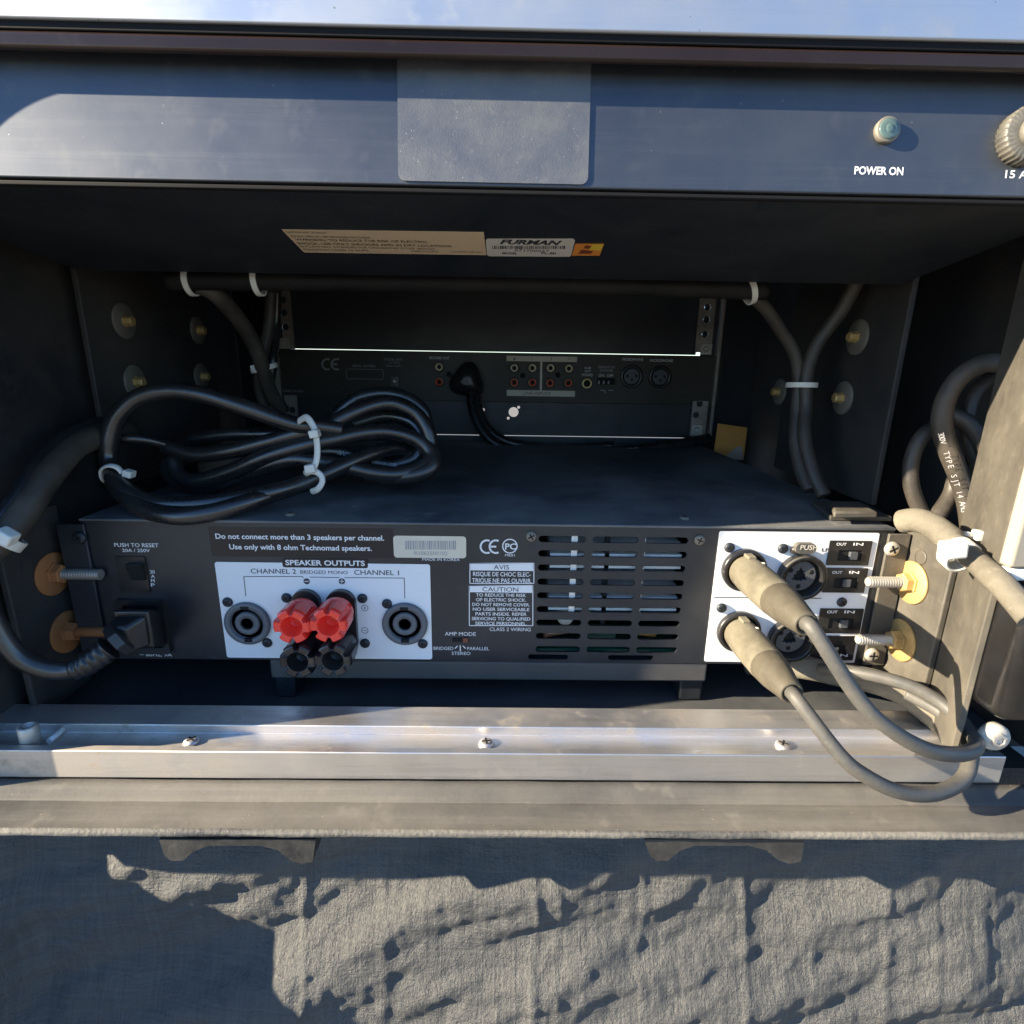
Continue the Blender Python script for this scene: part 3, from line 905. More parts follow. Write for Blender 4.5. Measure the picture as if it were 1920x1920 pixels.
# ears with their screws
e0, e1 = AM.xz(1648, 1110)[0], AM.xz(1690, 1110)[0]
mb = MB(); mb.box(AM, AM.xz(1640, 1110)[0] + 0.0004, AM.xz(1681, 1110)[0], -0.0022, -0.0004, zb + 0.001, zt - 0.003, 'bracket_black', 0.0005); mb.build('ear', amp)
mb = MB(); mb.box(AM, AM.xz(136, 1110)[0], AM.xz(186, 1110)[0], -0.0022, -0.0004, zb + 0.001, zt - 0.003, 'steel_black', 0.0005); mb.build('ear', amp)
big = screw_mesh('screw', 0.0042, 'zinc').build('screw', amp, True)
xz = AM.xz(1666, 1026); big.location = AM.w(xz[0], -0.0023, xz[1]) - amp.location
for px, py in ((1629, 1223),):
    xz = AM.xz(px, py); place(big, amp, AM.w(xz[0], -0.0023, xz[1]), (0, 0.5, 0))
dk = screw_mesh('screw', 0.0036, 'steel_black').build('screw', amp, True)
xz = AM.xz(156, 1006); dk.location = AM.w(xz[0], -0.0023, xz[1]) - amp.location
sm = screw_mesh('screw', 0.0030, 'washer_dull').build('screw', amp, True)
xz = AM.xz(996, 1005); sm.location = AM.w(xz[0], -0.0001, xz[1]) - amp.location
xz = AM.xz(1311, 1012); place(sm, amp, AM.w(xz[0], -0.0001, xz[1]), (0, 0.9, 0))
for px in (545, 1283):
    p = on_z(px, 966 if px < 900 else 973, zt)
    o = place(sm, amp, p, (-math.pi / 2, 0, px * 0.1))
# bracket clip on the right of the top cover
mb = MB()
P = lambda a, b, h: on_z(a, b, zt + h)
mb.hexa([P(1556, 976, 0.0003), P(1672, 978, 0.0003), P(1612, 948, 0.0003), P(1520, 946, 0.0003), P(1556, 976, 0.0003) + Vector((0, 0, 0.0028)), P(1672, 978, 0.0003) + Vector((0, 0, 0.0028)), P(1612, 948, 0.0003) + Vector((0, 0, 0.0028)), P(1520, 946, 0.0003) + Vector((0, 0, 0.0028))], 'bracket_black', 0.0005)
clip = mb.build('corner_clip', amp)
mb = MB()
q = [P(a, b, 0.0042) for a, b in ((1562, 972), (1645, 973), (1610, 954), (1556, 953))]
mb.hexa(q + [p + Vector((0, 0, 0.004)) for p in q], 'bracket_black', 0.0012)
mb.build('clip_block', clip)

# white speaker-output plate
spk = [AM.xz(a, b) for a, b in ((402, 1052), (808, 1059), (809, 1235), (427, 1233))]
x0 = (spk[0][0] + spk[3][0]) / 2; x1 = (spk[1][0] + spk[2][0]) / 2
z1 = (spk[0][1] + spk[1][1]) / 2; z0 = (spk[2][1] + spk[3][1]) / 2
mb = MB(); mb.plate(AM, rrect(x0, x1, z0, z1, 0.0014, 4), [], -0.0004, -0.00005, 'plate_white'); splate = mb.build('speaker_plate', amp)
YP = -0.00052
mb = MB()
a = rect_px(AM, 530, 1047, 690, 1064)
mb.faces([AM.w(x, YP, z) for x, z in rrect(a[0], a[1], a[2], a[3], 0.0012, 3)], [tuple(range(16))], 'label_matte_black')
text(mb, AM, 'CHANNEL 2', 470, 555, 1071, 9, 'print_dark', YP, bold=0.005)
text(mb, AM, 'BRIDGED MONO', 563, 652, 1073, 6.5, 'print_dark', YP)
text(mb, AM, 'CHANNEL 1', 664, 748, 1073.5, 9, 'print_dark', YP, bold=0.005)
line_px(mb, AM, [(461, 1118), (457, 1081), (567, 1081), (569, 1084)], 1.3, 'print_dark', YP)
line_px(mb, AM, [(581, 1082), (636, 1083)], 1.3, 'print_dark', YP)
line_px(mb, AM, [(646, 1083), (758, 1084), (759, 1122)], 1.3, 'print_dark', YP)
for px in (575, 641):
    ring_px(mb, AM, px, 1090, 3, 6, 'print_dark', YP)
    line_px(mb, AM, [(px - 4, 1090), (px + 4, 1090)], 1.6, 'print_white', YP - 0.0001)
line_px(mb, AM, [(641, 1086), (641, 1094)], 1.6, 'print_white', YP - 0.0001)
for py, plus in ((1140, 1), (1182, 0)):
    ring_px(mb, AM, 684, py, 6, 1.0, 'print_dark', YP)
    line_px(mb, AM, [(681, py), (687, py)], 1, 'print_dark', YP)
    if plus: line_px(mb, AM, [(684, py - 3), (684, py + 3)], 1, 'print_dark', YP)
text(mb, AM, 'SPEAKER OUTPUTS', 535, 684, 1055.5, 9.5, 'print_white', YP - 0.0001, bold=0.025)
mb.build('lettering', splate)

def disc_at(mb, fr, px, py, prof, m, seg=32, mats=None, y=0.0, lobes=None):
    x, z = fr.xz(px, py, y)
    mb.lathe(fr.w(x, y, z), fr.m @ FORWARD, prof, m, seg, True, lobes, mats)
    return fr.w(x, y, z)
screws = []
def spkon(px, py, sc):
    mb = MB()
    disc_at(mb, AM, px, py, [(0.0004, 0.0130), (0.0022, 0.0130), (0.0028, 0.0124), (0.0028, 0.0094), (-0.004, 0.0092)], 'grey_plastic', 40, ['grey_plastic', 'grey_plastic', 'grey_plastic', 'grey_plastic_dark', 'hole_black'])
    s = mb.build('speaker_socket', amp)
    mb = MB()
    disc_at(mb, AM, px, py, [(-0.0038, 0.0072), (0.0018, 0.0070), (0.0022, 0.0064), (0.0022, 0.0036), (-0.003, 0.0034)], 'grey_plastic', 32, ['grey_plastic', 'grey_plastic', 'grey_plastic', 'hole_black', 'hole_black'])
    mb.build('core', s)
    mb = MB()
    x, z = AM.xz(px, py)
    for dz in (0.0101, -0.0101):
        mb.box(AM, x - 0.0024, x + 0.0024, -0.00295, -0.0010, z + dz - 0.0011, z + dz + 0.0011, 'hole_black', 0.0003)
    mb.build('key_slot', s)
    for a, b in sc:
        q = AM.xz(a, b); place(pl_screw, amp, AM.w(q[0], -0.0005, q[1]), (0, a * 0.7, 0))
pl_screw = screw_mesh('screw', 0.0029, 'steel_black').build('screw', amp, True)
q = AM.xz(538, 1120); pl_screw.location = AM.w(q[0], -0.0005, q[1]) - amp.location
for a, b in ((680, 1121), (685, 1205)):
    q = AM.xz(a, b); place(pl_screw, amp, AM.w(q[0], -0.0005, q[1]), (0, a * 0.7, 0))
spkon(466, 1167, ((428, 1128), (502, 1204)))
spkon(760, 1168, ((726, 1131), (793, 1206)))
# binding posts: an oval base with a red and a black ribbed cap each
def cap_mesh(m, nm):
    pass
for cx, red, blk in ((578, (573, 1143), (583, 1205)), (643, (637, 1141), (645, 1203))):
    xc = AM.xz(cx, 1150)[0]; zz1 = AM.xz(cx, 1103)[1]; zz0 = AM.xz(cx, 1222)[1]
    hw = 0.0083
    mb = MB(); mb.plate(AM, rrect(xc - hw, xc + hw, zz0, zz1, hw * 0.98, 8), [], -0.0040, -0.0005, 'plastic_black')
    base = mb.build('post_base', amp)
    for (px, py), m, nm in ((red, 'red_plastic', 'red_cap'), (blk, 'plastic_black', 'black_cap')):
        x, z = AM.xz(px, py, -0.004)
        c = AM.w(x, -0.004, z)
        mb = MB()
        mb.lathe(c, FORWARD, [(0, 0.0062), (0.0028, 0.0062)], 'gold', 24)
        mb.build('post_collar', base)
        mb = MB()
        seg = 60
        def lob(u, t, r_, m=m):
            if r_ < 0.006: return 1.0
            ph = (u * 6) % 1.0
            s = 1.0 if 0.17 < ph < 0.83 else 0.72
            return (s if t > 0.013 else 0.5 + 0.5 * s) if t > 0.0055 else 0.97
        mb.lathe(c + FORWARD * 0.0028, FORWARD, [(0, 0.0074), (0.0012, 0.0092), (0.0054, 0.0096), (0.0060, 0.0099), (0.0170, 0.0101), (0.0186, 0.0095), (0.0190, 0.0088), (0.0186, 0.0058), (0.0110, 0.0036), (0.0090, 0.0012)], m, seg, False, lob, [m] * 10)
        cap = mb.build(nm, amp)
        mb = MB(); mb.lathe(c + FORWARD * 0.0112, FORWARD, [(0.0003, 0.0022), (0.0010, 0.0021), (0.0008, 0.0008)], 'hole_black' if m != 'red_plastic' else 'jack_red', 12)
        mb.build('post_hole', cap)

# printed rear panel
mb = MB()
YT = -0.00015
text(mb, AM, 'PUSH TO RESET', 214, 297, 1022, 7, 'print_white', YT, bold=0.01)
text(mb, AM, '20A / 250V', 229, 281, 1032, 6, 'print_white', YT, bold=0.01)
for k, ch in enumerate(('20', 'A', 'M', 'P')):
    text(mb, AM, ch, 281 if k == 0 else 283, 290, 1072 + 8.3 * k, 6, 'print_white', YT, bold=0.01)
text(mb, AM, '~ 60Hz, 9A', 262, 322, 1227, 7, 'print_white', YT, bold=0.01)
text(mb, AM, '120V', 286, 313, 1218.5, 5, 'print_white', YT)
text(mb, AM, 'MADE IN KOREA', 792, 862, 1049, 5, 'print_white', YT)
text(mb, AM, 'CLASS 2 WIRING', 918, 995, 1180, 6.5, 'print_white', YT)
text(mb, AM, 'AMP MODE', 834, 892, 1188.5, 7, 'print_white', YT)
text(mb, AM, 'BRIDGED', 813, 850, 1215.5, 6, 'print_white', YT)
text(mb, AM, 'PARALLEL', 876, 917, 1216, 6, 'print_white', YT)
text(mb, AM, 'STEREO', 847, 882, 1225, 6, 'print_white', YT)
line_px(mb, AM, [(863, 1210), (863, 1221)], 2, 'print_white', YT)
line_px(mb, AM, [(853, 1216), (858, 1211)], 2, 'print_white', YT)
line_px(mb, AM, [(873, 1216), (868, 1211)], 2, 'print_white', YT)
def ce_mark(mb, fr, px0, px1, py0, py1, m, y, w):
    cy = (py0 + py1) / 2; r = (py1 - py0) / 2
    def arc(cx):
        return [(cx + r * math.cos(math.radians(a)), cy + r * math.sin(math.radians(a))) for a in range(65, 296, 23)]
    line_px(mb, fr, arc(px0 + r), w, m, y); line_px(mb, fr, arc(px1 - r * 0.35), w, m, y)
    line_px(mb, fr, [(px1 - r * 1.3, cy), (px1 - r * 0.3, cy)], w, m, y)
ce_mark(mb, AM, 901, 934, 1013, 1037, 'print_white', YT, 3.6)
ring_px(mb, AM, 956, 1024, 13.5, 2.2, 'print_white', YT)
text(mb, AM, 'PC', 947, 968, 1024.5, 11, 'print_white', YT, bold=0.02)
text(mb, AM, 'ME01', 947, 965, 1041, 4.5, 'print_white', YT)
def boxline(p0, p1, p2, p3, w):
    line_px(mb, AM, [(p0, p1), (p2, p1), (p2, p3), (p0, p3), (p0, p1)], w, 'print_white', YT)
def caution(px0, py0, px1, py1, head, hh, lines):
    boxline(px0, py0, px1, py1, 1.6)
    a = rect_px(AM, px0, py0, px1, py0 + hh, YT)
    mb.faces([AM.w(x, YT, z) for x, z in ((a[0], a[2]), (a[1], a[2]), (a[1], a[3]), (a[0], a[3]))], [(0, 1, 2, 3)], 'print_white')
    wd = 4.0 * len(head)
    text(mb, AM, head, (px0 + px1) / 2 - wd * (1.25 if len(head) > 5 else 0.95), (px0 + px1) / 2 + wd * (1.15 if len(head) > 5 else 0.85), py0 + hh / 2 + 0.5, hh * 0.62, 'print_dark', YT - 0.0001)
    n = len(lines)
    for k, (ln, wd) in enumerate(lines):
        yy = py0 + hh + (py1 - py0 - hh) * (k + 0.55) / n
        c = (px0 + px1) / 2
        text(mb, AM, ln, c - wd / 2, c + wd / 2, yy, (py1 - py0 - hh) / n * 0.66, 'print_white', YT, bold=0.012)
caution(881, 1056, 1001, 1094, 'AVIS', 14, [('RISQUE DE CHOC ELEC-', 108), ('TRIQUE NE PAS OUVRIR.', 112)])
caution(880, 1098, 999, 1173, 'CAUTION', 13, [('TO REDUCE THE RISK', 94), ('OF ELECTRIC SHOCK.', 94), ('DO NOT REMOVE COVER.', 108), ('NO USER SERVICEABLE', 106), ('PARTS INSIDE. REFER', 96), ('SERVICING TO QUALIFIED', 110), ('SERVICE PERSONNEL.', 97)])
mb.build('lettering', rear)
# mode switch (small dark slot)
a = rect_px(AM, 848, 1196, 878, 1203)
mb = MB(); mb.box(AM, a[0], a[1], -0.0006, 0.0002, a[2], a[3], 'hole_black', 0.0002)
a = rect_px(AM, 868, 1195, 878, 1203); mb.box(AM, a[0], a[1], -0.0012, -0.0007, a[2], a[3], 'sticker_brown', 0.0002)
mb.build('mode_switch', amp)
# instruction sticker and barcode sticker
a = rect_px(AM, 394, 989, 738, 1046)
mb = MB(); mb.plate(AM, rrect(a[0], a[1], a[2] + 0.0004, a[3], 0.0008, 3), [], -0.00012, -0.00002, 'label_matte_black')
st = mb.build('instruction_sticker', amp)
mb = MB()
text(mb, AM, 'Do not connect more than 3 speakers per channel.', 404, 720, 1007, 9.5, 'print_white', -0.00025, bold=0.02)
text(mb, AM, 'Use only with 8 ohm Technomad speakers.', 430, 697, 1026.5, 9.5, 'print_white', -0.00025, bold=0.02)
mb.build('lettering', st)
a = rect_px(AM, 738, 1005, 874, 1046)
mb = MB(); mb.plate(AM, rrect(a[0], a[1], a[2], a[3], 0.0018, 4), [], -0.00015, -0.00002, 'label_cream')
st = mb.build('barcode_sticker', amp)
mb = MB(); rng = random.Random(5); x = 760.0
while x < 854:
    w = rng.choice((1.2, 1.8, 2.6))
    a = rect_px(AM, x, 1014, x + w, 1030.5, -0.0003)
    mb.faces([AM.w(p[0], -0.0003, p[1]) for p in ((a[0], a[2]), (a[1], a[2]), (a[1], a[3]), (a[0], a[3]))], [(0, 1, 2, 3)], 'print_grey')
    x += w + rng.choice((1.2, 1.8, 2.4))
text(mb, AM, 'R1062500102', 777, 839, 1037.5, 7, 'print_grey', -0.0003)
mb.build('lettering', st)
# reset switch
a = rect_px(AM, 222, 1043, 278, 1110)
mb = MB(); mb.plate(AM, rrect(a[0], a[1], a[2], a[3], 0.001, 3), [], -0.0009, -0.00005, 'plastic_black')
rs = mb.build('reset_switch', amp)
a = rect_px(AM, 243, 1055, 272, 1088, -0.001)
mb = MB(); mb.hexa([AM.w(a[0], -0.0010, a[2]), AM.w(a[1], -0.0010, a[2]), AM.w(a[1], -0.0009, a[2]), AM.w(a[0], -0.0009, a[2]), AM.w(a[0], -0.0045, a[3]), AM.w(a[1], -0.0045, a[3]), AM.w(a[1], -0.0009, a[3]), AM.w(a[0], -0.0009, a[3])], 'plastic_black', 0.0004)
mb.build('rocker', rs)
# mains inlet
a = rect_px(AM, 228, 1122, 317, 1222)
mb = MB(); mb.plate(AM, rrect(a[0], a[1], a[2], a[3], 0.0015, 3), [rrect(a[0] + 0.004, a[1] - 0.003, a[2] + 0.004, a[3] - 0.003, 0.002, 3)], -0.0030, -0.00005, 'plastic_black')
mb.build('mains_inlet', amp)

# white input plate
ip = [AM.xz(a, b) for a, b in ((1350, 997), (1646, 998), (1604, 1242), (1319, 1240))]
x0 = (ip[0][0] + ip[3][0]) / 2; x1 = (ip[1][0] + ip[2][0]) / 2
z1 = (ip[0][1] + ip[1][1]) / 2; z0 = (ip[2][1] + ip[3][1]) / 2
mb = MB(); mb.plate(AM, rrect(x0, x1, z0, z1, 0.0010, 3), [], -0.0004, -0.00005, 'plate_white'); iplate = mb.build('input_plate', amp)
mb = MB()
line_px(mb, AM, [(1339, 1120), (1540, 1122)], 1.6, 'print_dark', YP)
text(mb, AM, 'LPF', 1541, 1561, 1031, 6, 'print_dark', YP, bold=0.02)
text(mb, AM, 'LPF', 1528, 1537, 1157, 6, 'print_dark', YP, bold=0.02)
mb.build('lettering', iplate)
for a, b in ((1367, 1026), (1577, 1128), (1352, 1139), (1467, 1028)):
    q = AM.xz(a, b); place(pl_screw, amp, AM.w(q[0], -0.0005, q[1]), (0, a * 0.7, 0))
for px, py in ((1393, 1067), (1383, 1182)):
    mb = MB()
    disc_at(mb, AM, px, py, [(0.0004, 0.0125), (0.0030, 0.0125), (0.0038, 0.0118), (0.0038, 0.0101), (-0.001, 0.0100)], 'plastic_black', 40, ['plastic_black'] * 4)
    mb.build('plug_socket', amp)
for px, py, tab in ((1499, 1079, 1), (1480, 1196, 0)):
    mb = MB()
    c = disc_at(mb, AM, px, py, [(0.0004, 0.0134), (0.0046, 0.0134), (0.0054, 0.0126), (0.0054, 0.0104), (0.0012, 0.0100)], 'plastic_black', 40, ['plastic_black', 'bracket_black', 'gloss_black', 'hole_black', 'hole_black'])
    s = mb.build('combo_jack', amp)
    mb = MB()
    x, z = AM.xz(px, py, -0.003)
    cut = [(x + 0.0040 * f * math.cos(t), z + 0.0040 * f * math.sin(t)) for t, f in ((math.radians(a), (1.28 if (a - 90) % 120 < 1 else (0.62 if (a - 30) % 120 < 1 else 0.85))) for a in range(0, 360, 15))]
    mb.plate(AM, circle(x, z, 0.0088, 36), [cut], -0.0034, -0.0014, 'grey_plastic_dark')
    for aa in (20, 150, 270):
        ca, sa = math.cos(math.radians(aa)), math.sin(math.radians(aa))
        mb.lathe(AM.w(x + 0.0064 * ca, -0.0034, z + 0.0064 * sa), FORWARD, [(0.0001, 0.0014), (0.00015, 0.0005)], 'hole_black', 10)
    mb.build('core', s)
    if tab:
        a = rect_px(AM, 1486, 1018, 1528, 1037, -0.006)
        mb = MB(); mb.plate(AM, rrect(a[0] + 0.0012, a[1], a[2], a[3], 0.0025, 5), [], -0.0075, -0.0046, 'knob_dusty'); t = mb.build('push_tab', s)
        text_mb = MB(); text(text_mb, AM, 'PUSH', 1501, 1533, 1026.5, 9, 'label_cream', -0.0077, bold=0.01); text_mb.build('lettering', s)
        mb = MB(); mb.box(AM, x - 0.0068, x + 0.0005, -0.0045, -0.0006, z + 0.0125, z + 0.0170, 'plastic_black', 0.0015); mb.build('latch', s)
for px0, py0, px1, py1, upper in ((1551, 1013, 1630, 1059, 1), (1543, 1064, 1622, 1110, 0), (1533, 1140, 1614, 1186, 1), (1519, 1191, 1601, 1236, 0)):
    a = rect_px(AM, px0, py0, px1, py1)
    w, h = a[1] - a[0], a[3] - a[2]
    sl = (a[0] + 0.24 * w, a[0] + 0.80 * w, a[2] + 0.20 * h, a[2] + 0.62 * h)
    mb = MB(); mb.plate(AM, rrect(a[0], a[1], a[2], a[3], 0.0004, 2), [rrect(sl[0], sl[1], sl[2], sl[3], 0.0004, 2)], -0.0011, -0.0005, 'plastic_black')
    s = mb.build('slide_switch', amp)
    mb = MB()
    mb.box(AM, sl[0], sl[1], -0.00049, -0.00042, sl[2], sl[3], 'hole_black')
    tx = sl[0] + (0.45 if upper else 0.35) * (sl[1] - sl[0])
    mb.box(AM, tx, tx + 0.0044, -0.0024, -0.0005, sl[2] + 0.0008, sl[3] - 0.0008, 'grey_plastic_dark', 0.0003)
    mb.build('slider', s)
    mb = MB(); y_ = -0.00125
    for u0, u1 in ((0.22, 0.46), (0.62, 0.86)):
        ww = (px1 - px0)
        yy = py0 + (0.16 if (upper or py0 > 1150) and py0 < 1150 else (0.84 if py0 > 1130 else 0.2)) * (py1 - py0)
        text(mb, AM, 'OUT' if u0 < .5 else 'IN', px0 + u0 * ww, px0 + u1 * ww, yy, 5, 'print_white', y_, bold=0.02)
    mb.build('lettering', s)
# ================================================================== FAR UNIT: the small mixer's back, blank panels
MX = Frame(W0.w(0, YB, 0))
mix = thing('rack_mixer', 'thin black rack mixer at the far end showing rows of gold and red jacks', 'mixer', W0.w(-0.015, YB + 0.05, MX.xz(930, 752)[1]))
x0, x1 = MX.xz(515, 705)[0], MX.xz(1352, 705)[0]
zt = MX.xz(930, 660.8)[1]; zb_ = MX.xz(930, 753.8)[1]
mb = MB(); mb.box(MX, x0, x1, 0, 0.045, zb_, zt, 'mixer_black', 0.0006); mixp = mb.build('rear_panel', mix)
mb = MB(); YM = -0.0002
ce_mark(mb, MX, 604, 635, 673, 693, 'print_grey', YM, 3.2)
text(mb, MX, 'SERIAL NUMBER', 661, 704, 686, 4.5, 'print_grey', YM)
a = rect_px(MX, 649, 692, 719, 711)
ring = rrect(a[0], a[1], a[2], a[3], 0.002, 3); ins = rrect(a[0] + 0.0004, a[1] - 0.0004, a[2] + 0.0004, a[3] - 0.0004, 0.0017, 3)
mb.faces([MX.w(p[0], YM, p[1]) for p in ring + ins], [(k, (k + 1) % 16, 16 + (k + 1) % 16, 16 + k) for k in range(16)], 'print_grey')
text(mb, MX, 'MODEL RMX', 720, 755, 674, 4.5, 'print_grey', YM)
text(mb, MX, '12 VDC', 730, 750, 680, 3.5, 'print_grey', YM)
text(mb, MX, '500 mA', 723, 752, 686, 3.5, 'print_grey', YM)
text(mb, MX, 'RECORD OUT', 805, 843, 671, 5, 'print_white', YM)
text(mb, MX, 'MADE IN USA', 531, 569, 733, 4.5, 'print_grey', YM)
for a in ((950, 668, 1082, 678), (950, 732, 1078, 743)):
    q = rect_px(MX, *a)
    mb.faces([MX.w(p[0], YM, p[1]) for p in ((q[0], q[2]), (q[1], q[2]), (q[1], q[3]), (q[0], q[3]))], [(0, 1, 2, 3)], 'label_cream')
line_px(mb, MX, [(1015, 678), (1014, 732)], 4, 'label_cream', YM)
text(mb, MX, 'LINE INPUTS', 981, 1032, 737.5, 5.5, 'print_dark', YM - 0.0002)
for px, ch in ((964, '1'), (997, '2'), (1033, '3'), (1067, '4')):
    text(mb, MX, ch, px - 1, px + 1.6, 673, 5, 'print_dark', YM - 0.0002)
text(mb, MX, 'SUB', 1096, 1108, 690, 4, 'print_white', YM)
text(mb, MX, 'OUT', 1096, 1108, 696, 4, 'print_white', YM)
text(mb, MX, 'MONO', 1091, 1111, 703, 5, 'print_white', YM)
text(mb, MX, 'PHANTOM', 1122, 1153, 688.5, 5, 'print_grey', YM)
text(mb, MX, 'POWER', 1125, 1150, 695, 5, 'print_grey', YM)
text(mb, MX, 'ON  OFF', 1122, 1150, 704, 5, 'print_white', YM)
line_px(mb, MX, [(1126, 732), (1134, 732), (1135, 737)], 1.6, 'print_grey', YM)
line_px(mb, MX, [(1141, 732), (1150, 732)], 1.6, 'print_grey', YM)
text(mb, MX, 'MICROPHONE', 1167, 1206, 674, 5, 'print_white', YM)
text(mb, MX, 'MICROPHONE', 1219, 1262, 676, 5, 'print_white', YM)
mb.build('lettering', mixp)
def jack(px, py, m):
    mb = MB()
    disc_at(mb, MX, px, py, [(0.0001, 0.0054), (0.0008, 0.0054), (0.0010, 0.0047), (0.0010, 0.0046)], 'plastic_black', 20)
    s = mb.build('phono_jack', mix)
    mb = MB()
    disc_at(mb, MX, px, py, [(0.0010, 0.0044), (0.0062, 0.0042), (0.0066, 0.0038), (0.0066, 0.0026), (0.003, 0.0024)], 'gold', 20, ['gold', 'gold', m, m, 'hole_black'])
    mb.build('barrel', s)
for px, py, m in ((824, 688, 'jack_cream'), (824, 716, 'jack_red'), (964, 690, 'jack_cream'), (998, 690, 'jack_cream'), (1032, 690, 'jack_cream'), (1066, 691, 'jack_cream'), (964, 717, 'jack_red'), (998, 717, 'jack_red'), (1031, 718, 'jack_red'), (1065, 718, 'jack_red')):
    jack(px, py, m)
mb = MB(); disc_at(mb, MX, 1100, 719, [(0.0001, 0.0056), (0.003, 0.0054), (0.0034, 0.0050), (0.0034, 0.0038), (0.001, 0.0036)], 'gold', 24, ['gold', 'gold', 'gold', 'hole_black', 'hole_black']); mb.build('audio_jack', mix)
a = rect_px(MX, 1119, 709, 1153, 721); mb = MB(); mb.box(MX, a[0], a[1], -0.0012, -0.0001, a[2], a[3], 'hole_black', 0.0003)
for k in range(3):
    q = rect_px(MX, 1121 + 9 * k, 714, 1124 + 9 * k, 720); mb.box(MX, q[0], q[1], -0.0022, -0.0013, q[2], q[3], 'print_grey')
mb.build('slide_switch', mix)
for px, py in ((1184, 706), (1237, 707)):
    mb = MB(); disc_at(mb, MX, px, py, [(0.0001, 0.0125), (0.002, 0.0125), (0.0026, 0.0118), (0.0026, 0.0092), (0.0004, 0.009)], 'plastic_black', 32)
    s = mb.build('microphone_socket', mix)
    mb = MB(); disc_at(mb, MX, px, py, [(0.0002, 0.0088), (0.0018, 0.0086), (0.002, 0.0078)], 'grey_plastic_dark', 28)
    for dx, dy in ((-8, -1), (8, -1), (0, 6)):
        disc_at(mb, MX, px + dx, py + dy, [(0.0021, 0.0015), (0.00225, 0.0013)], 'hole_black', 10)
    mb.build('core', s)
a = rect_px(MX, 731, 705, 749, 724); mb = MB(); mb.box(MX, a[0], a[1], -0.0025, -0.0001, a[2], a[3], 'plastic_black', 0.0005); s = mb.build('power_jack', mix)
mb = MB(); disc_at(mb, MX, 741, 715, [(0.0026, 0.0022), (0.0036, 0.0020), (0.004, 0.001)], 'zinc', 14); mb.build('pin', s)
for px, py in ((842, 702), (980, 704), (1046, 703)):
    mb = MB(); disc_at(mb, MX, px, py, [(0.0001, 0.0030), (0.001, 0.0028), (0.0012, 0.0012)], 'hole_black', 12); mb.build('screw', mix)
# blank panels above and below; daylight shows through their gaps
def blank(py0, py1, holes, label, px0=541, px1=1316):
    a = rect_px(MX, px0, py0, px1, py1)
    b = thing('blank_panel', label, 'blank panel', MX.w((a[0] + a[1]) / 2, 0.002, a[2]))
    mb = MB(); mb.plate(MX, [(a[0], a[2]), (a[1], a[2]), (a[1], a[3]), (a[0], a[3])], holes, 0.002, 0.004, 'steel_black')
    mb.build('panel', b)
    return b
blank(460, 659.5, [], 'large black blank panel at the far end above the thin mixer')
hs = [circle(*MX.xz(963, 773), 0.0056, 18), circle(*MX.xz(953, 784.5), 0.0017, 10), circle(*MX.xz(972.5, 764), 0.0017, 10), circle(*MX.xz(898, 772), 0.0056, 18), circle(*MX.xz(906, 768.5), 0.0017, 10)]
blank(754, 816, hs, 'narrow black blank panel with round cut-outs showing daylight below the mixer')
# a filler under the lower gap
a = rect_px(MX, 516, 817.8, 1352, 900)
mb = MB(); mb.box(MX, a[0], a[1], 0.002, 0.006, FLOOR + 0.001, a[3], 'steel_black'); mb.build('rear_sill', case)

# ================================================================== CABLES
def tie_ring(mb, pts_c, axis, r, w=0.0016, t=0.0011, n=28, squash=1.0):
    axis = Vector(axis).normalized(); c = Vector(pts_c)
    a = axis.orthogonal().normalized(); b = axis.cross(a)
    rows = []
    for k in range(n):
        th = 2 * math.pi * k / n
        d = a * math.cos(th) + b * math.sin(th) * squash
        rows.append([mb.bm.verts.new(c + d * rr + axis * ww) for rr, ww in ((r, -w), (r + t, -w), (r + t, w), (r, w))])
    i = mb.mi('tie_white')
    for k in range(n):
        for j in range(4):
            f = mb.bm.faces.new((rows[k][j], rows[k][(j + 1) % 4], rows[(k + 1) % n][(j + 1) % 4], rows[(k + 1) % n][j])); f.material_index = i; f.smooth = j in (0, 2)
def tie_head(mb, c, dx, s=0.0032, dep=0.0028):
    """the little ratchet box of a cable tie at c, long side along dx"""
    c = Vector(c); dx = Vector(dx).normalized(); up = Vector((0, -1, 0)); up = (up - dx * up.dot(dx)).normalized(); sd = dx.cross(up)
    P = [c + dx * a * s + sd * b * s * 0.8 + up * h * dep for h in (-1, 1) for a, b in ((-1, -1), (1, -1), (1, 1), (-1, 1))]
    mb.hexa(P, 'tie_white', s * 0.25)
def tie(parent, c, axis, r, head=None, hs=0.0032, w=0.0016, squash=1.0):
    mb = MB(); tie_ring(mb, c, axis, r, w, squash=squash)
    if head is not None: tie_head(mb, head, Vector(axis).cross(Vector((0, -1, 0))) if abs(Vector(axis).normalized().y) < .9 else (1, 0, 0), hs, hs * 0.85)
    return mb.build('cable_tie', parent)

def path(pts, y):
    """photo points at given distances; y a number or one per point"""
    out = []
    for k, p in enumerate(pts):
        yy = p[2] if len(p) > 2 else (y if not isinstance(y, (tuple, list)) else y[0] + (y[1] - y[0]) * k / (len(pts) - 1))
        out.append(on_y(p[0], p[1], yy))
    return out

